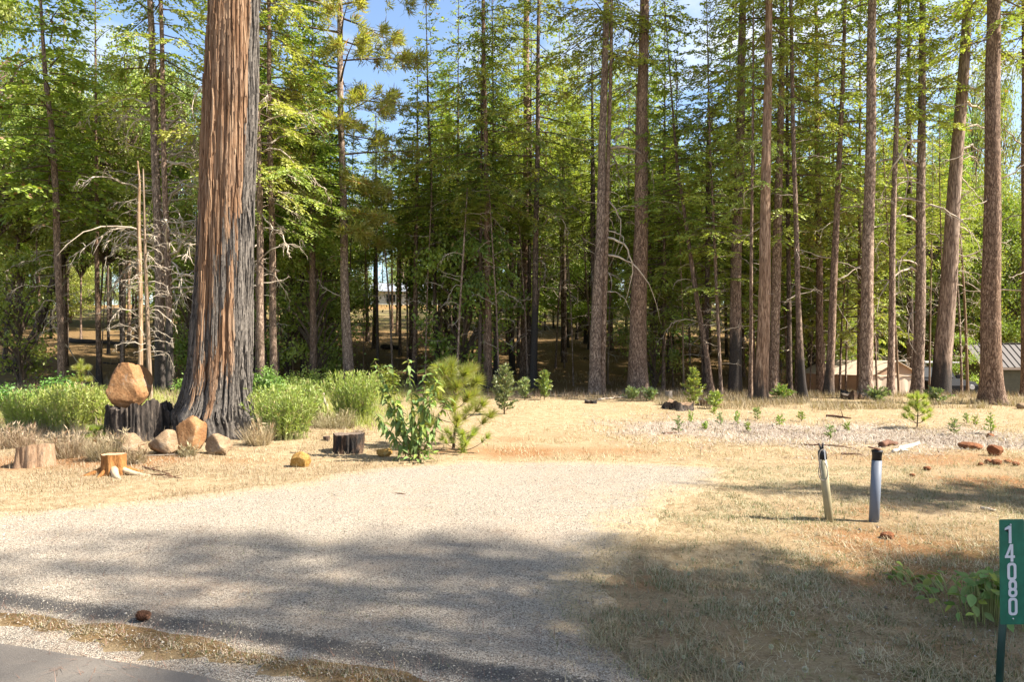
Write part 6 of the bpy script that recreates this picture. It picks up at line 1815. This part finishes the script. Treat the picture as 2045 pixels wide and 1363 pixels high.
scatter('dormant_turf', 1, 300000, (.2, 7.5, 2.9, 9.0), lambda X, Y: inv(drive_sd(X, Y), .1, .8) * offroad(X, Y) * (.25 + .75 * patch(X, Y, 12, .36, .55)) * clump(X, Y, 91) * (1 - .65 * np.exp(-(((X - 3.0) / .8) ** 2 + ((Y - 5.5) / .8) ** 2))), M['turf'], (.025, .065), .0026, .97, .5)
scatter('green_grass', 2, 60000, (.5, 6.0, 2.9, 7.2), lambda X, Y: inv(drive_sd(X, Y), -.2, .1) * offroad(X, Y) * patch(X, Y, 21, .42, .58) * clump(X, Y, 93), M['greenturf'], (.02, .045), .0028, .95, .3)
scatter('dry_grass', 3, 150000, (-13, -1.0, 6.0, 13.5), lambda X, Y: inv(drive_sd(X, Y), .0, .8) * (.15 + .85 * patch(X, Y, 33, .40, .60)), M['straw'], (.03, .10), .0028, .97, .45)
scatter('dry_grass', 4, 120000, (-4, 15, 9.0, 22), lambda X, Y: inv(drive_sd(X, Y), .0, .7) * (.08 + .9 * patch(X, Y, 35, .45, .65)), M['straw'], (.03, .10), .0042, .98, .5)
scatter('tall_dry_grass', 5, 26000, (-10.5, -4.2, 10.2, 14.0), lambda X, Y: patch(X, Y, 41, .40, .6) * (X < -4.9 + .25 * (Y - 10)), M['straw'], (.12, .34), .0035, .75, 0)
scatter('green_undergrowth', 6, 60000, (-14, -1.2, 12.2, 24), lambda X, Y: patch(X, Y, 43, .42, .6) * (X / Y < -.13), M['weed'], (.10, .34), .006, .8, 0)
scatter('dry_undergrowth', 7, 60000, (-20, 16, 20, 48), lambda X, Y: patch(X * .5, Y * .5, 45, .40, .6), M['straw'], (.10, .30), .008, .85, 0)
scatter('dry_fringe_grass', 8, 30000, (4, 15, 17.5, 23), lambda X, Y: patch(X, Y, 47, .42, .6), M['straw'], (.08, .30), .006, .8, 0)
scatter('needle_litter', 9, 60000, (-9, 9, 3.0, 13), lambda X, Y: np.maximum(.35 * patch(X, Y, 51, .5, .7), np.exp(-((road_sd(X, Y) - .07) / .12) ** 2) * 1.0), M['needlelitter'], (.04, .12), .0016, 1.0, .9, .018)
scatter('dry_verge_grass', 10, 160000, (-5, .8, 2.7, 5.2), lambda X, Y: np.exp(-((road_sd(X, Y) - .05) / .08) ** 2) * patch(X * 2, Y * 2, 53, .30, .6), M['turf'], (.015, .05), .0020, .97, .55)
scatter('sparse_straw', 11, 26000, (-8, 3, 3.2, 9.8), lambda X, Y: sstep(0, .3, drive_sd(X, Y)) * (.1 + .9 * patch(X, Y, 55, .54, .7)), M['turf'], (.02, .06), .0018, 1.0, .7, .03)
scatter('matted_straw', 13, 90000, (.2, 8, 2.9, 10.5), lambda X, Y: inv(drive_sd(X, Y), .1, .7) * offroad(X, Y) * clump(X, Y, 97) * patch(X, Y, 57, .35, .55), M['straw'], (.04, .12), .0017, 1.0, .8, .022)
scatter('dark_litter', 14, 26000, (.2, 8, 2.9, 10.5), lambda X, Y: inv(drive_sd(X, Y), .1, .6) * offroad(X, Y) * clump(X, Y, 99), M['needlelitter'], (.02, .07), .0028, 1.0, .7, .02)
scatter('wood_chips', 12, 110000, (1.5, 11, 9.5, 17), lambda X, Y: np.clip(masks(X, Y)['chips'], 0, 1), M['chipwood'], (.03, .11), .006, 1.0, .93, .012)

def loose_stones(name, seed, n, box, dens, size, zf):
    r = np.random.default_rng(seed)
    X = r.uniform(box[0], box[1], n); Y = box[2] * (box[3] / box[2]) ** r.random(n)
    k = r.random(n) < dens(X, Y); X, Y = X[k], Y[k]; m = len(X)
    s = r.uniform(size[0], size[1], m) * (1 + .8 * (r.random(m) < .06))
    base = np.array([(1, 0, 0), (-.5, .87, 0), (-.5, -.87, 0), (.1, .1, .8), (0, 0, -.5)])
    a = r.uniform(0, 6.28, m)
    V = base[None] * s[:, None, None] * r.uniform(.6, 1.35, (m, 5, 3))
    c, sn = np.cos(a)[:, None], np.sin(a)[:, None]
    x = V[:, :, 0] * c - V[:, :, 1] * sn; y = V[:, :, 0] * sn + V[:, :, 1] * c
    V = np.stack([x + X[:, None], y + Y[:, None], V[:, :, 2] + zf(X, Y)[:, None] + s[:, None] * .15], -1).reshape(-1, 3)
    T = np.array([(0, 1, 3), (1, 2, 3), (2, 0, 3)])
    tr = (np.arange(m)[:, None, None] * 5 + T[None]).reshape(-1, 3)
    b = MB(); b.add(V, None, tr)
    return kind(obj(name, b.mesh(name, [M['stones']])), 'stuff')
loose_stones('loose_gravel', 1, 110000, (-5.8, 3.2, 2.7, 9.7), lambda X, Y: sstep(-.1, .35, drive_sd(X, Y)) * (np.abs(X) < Y * .80 + .3), (.003, .006), drive_z)
loose_stones('verge_gravel', 3, 16000, (-5, 1, 2.8, 5.2), lambda X, Y: np.exp(-((road_sd(X, Y) - .04) / .12) ** 2), (.003, .007), ground_z)
loose_stones('scattered_gravel', 2, 9000, (-5, 6, 2.8, 10), lambda X, Y: inv(drive_sd(X, Y), -1.1, -.1) * .5 * offroad(X, Y), (.004, .010), ground_z)
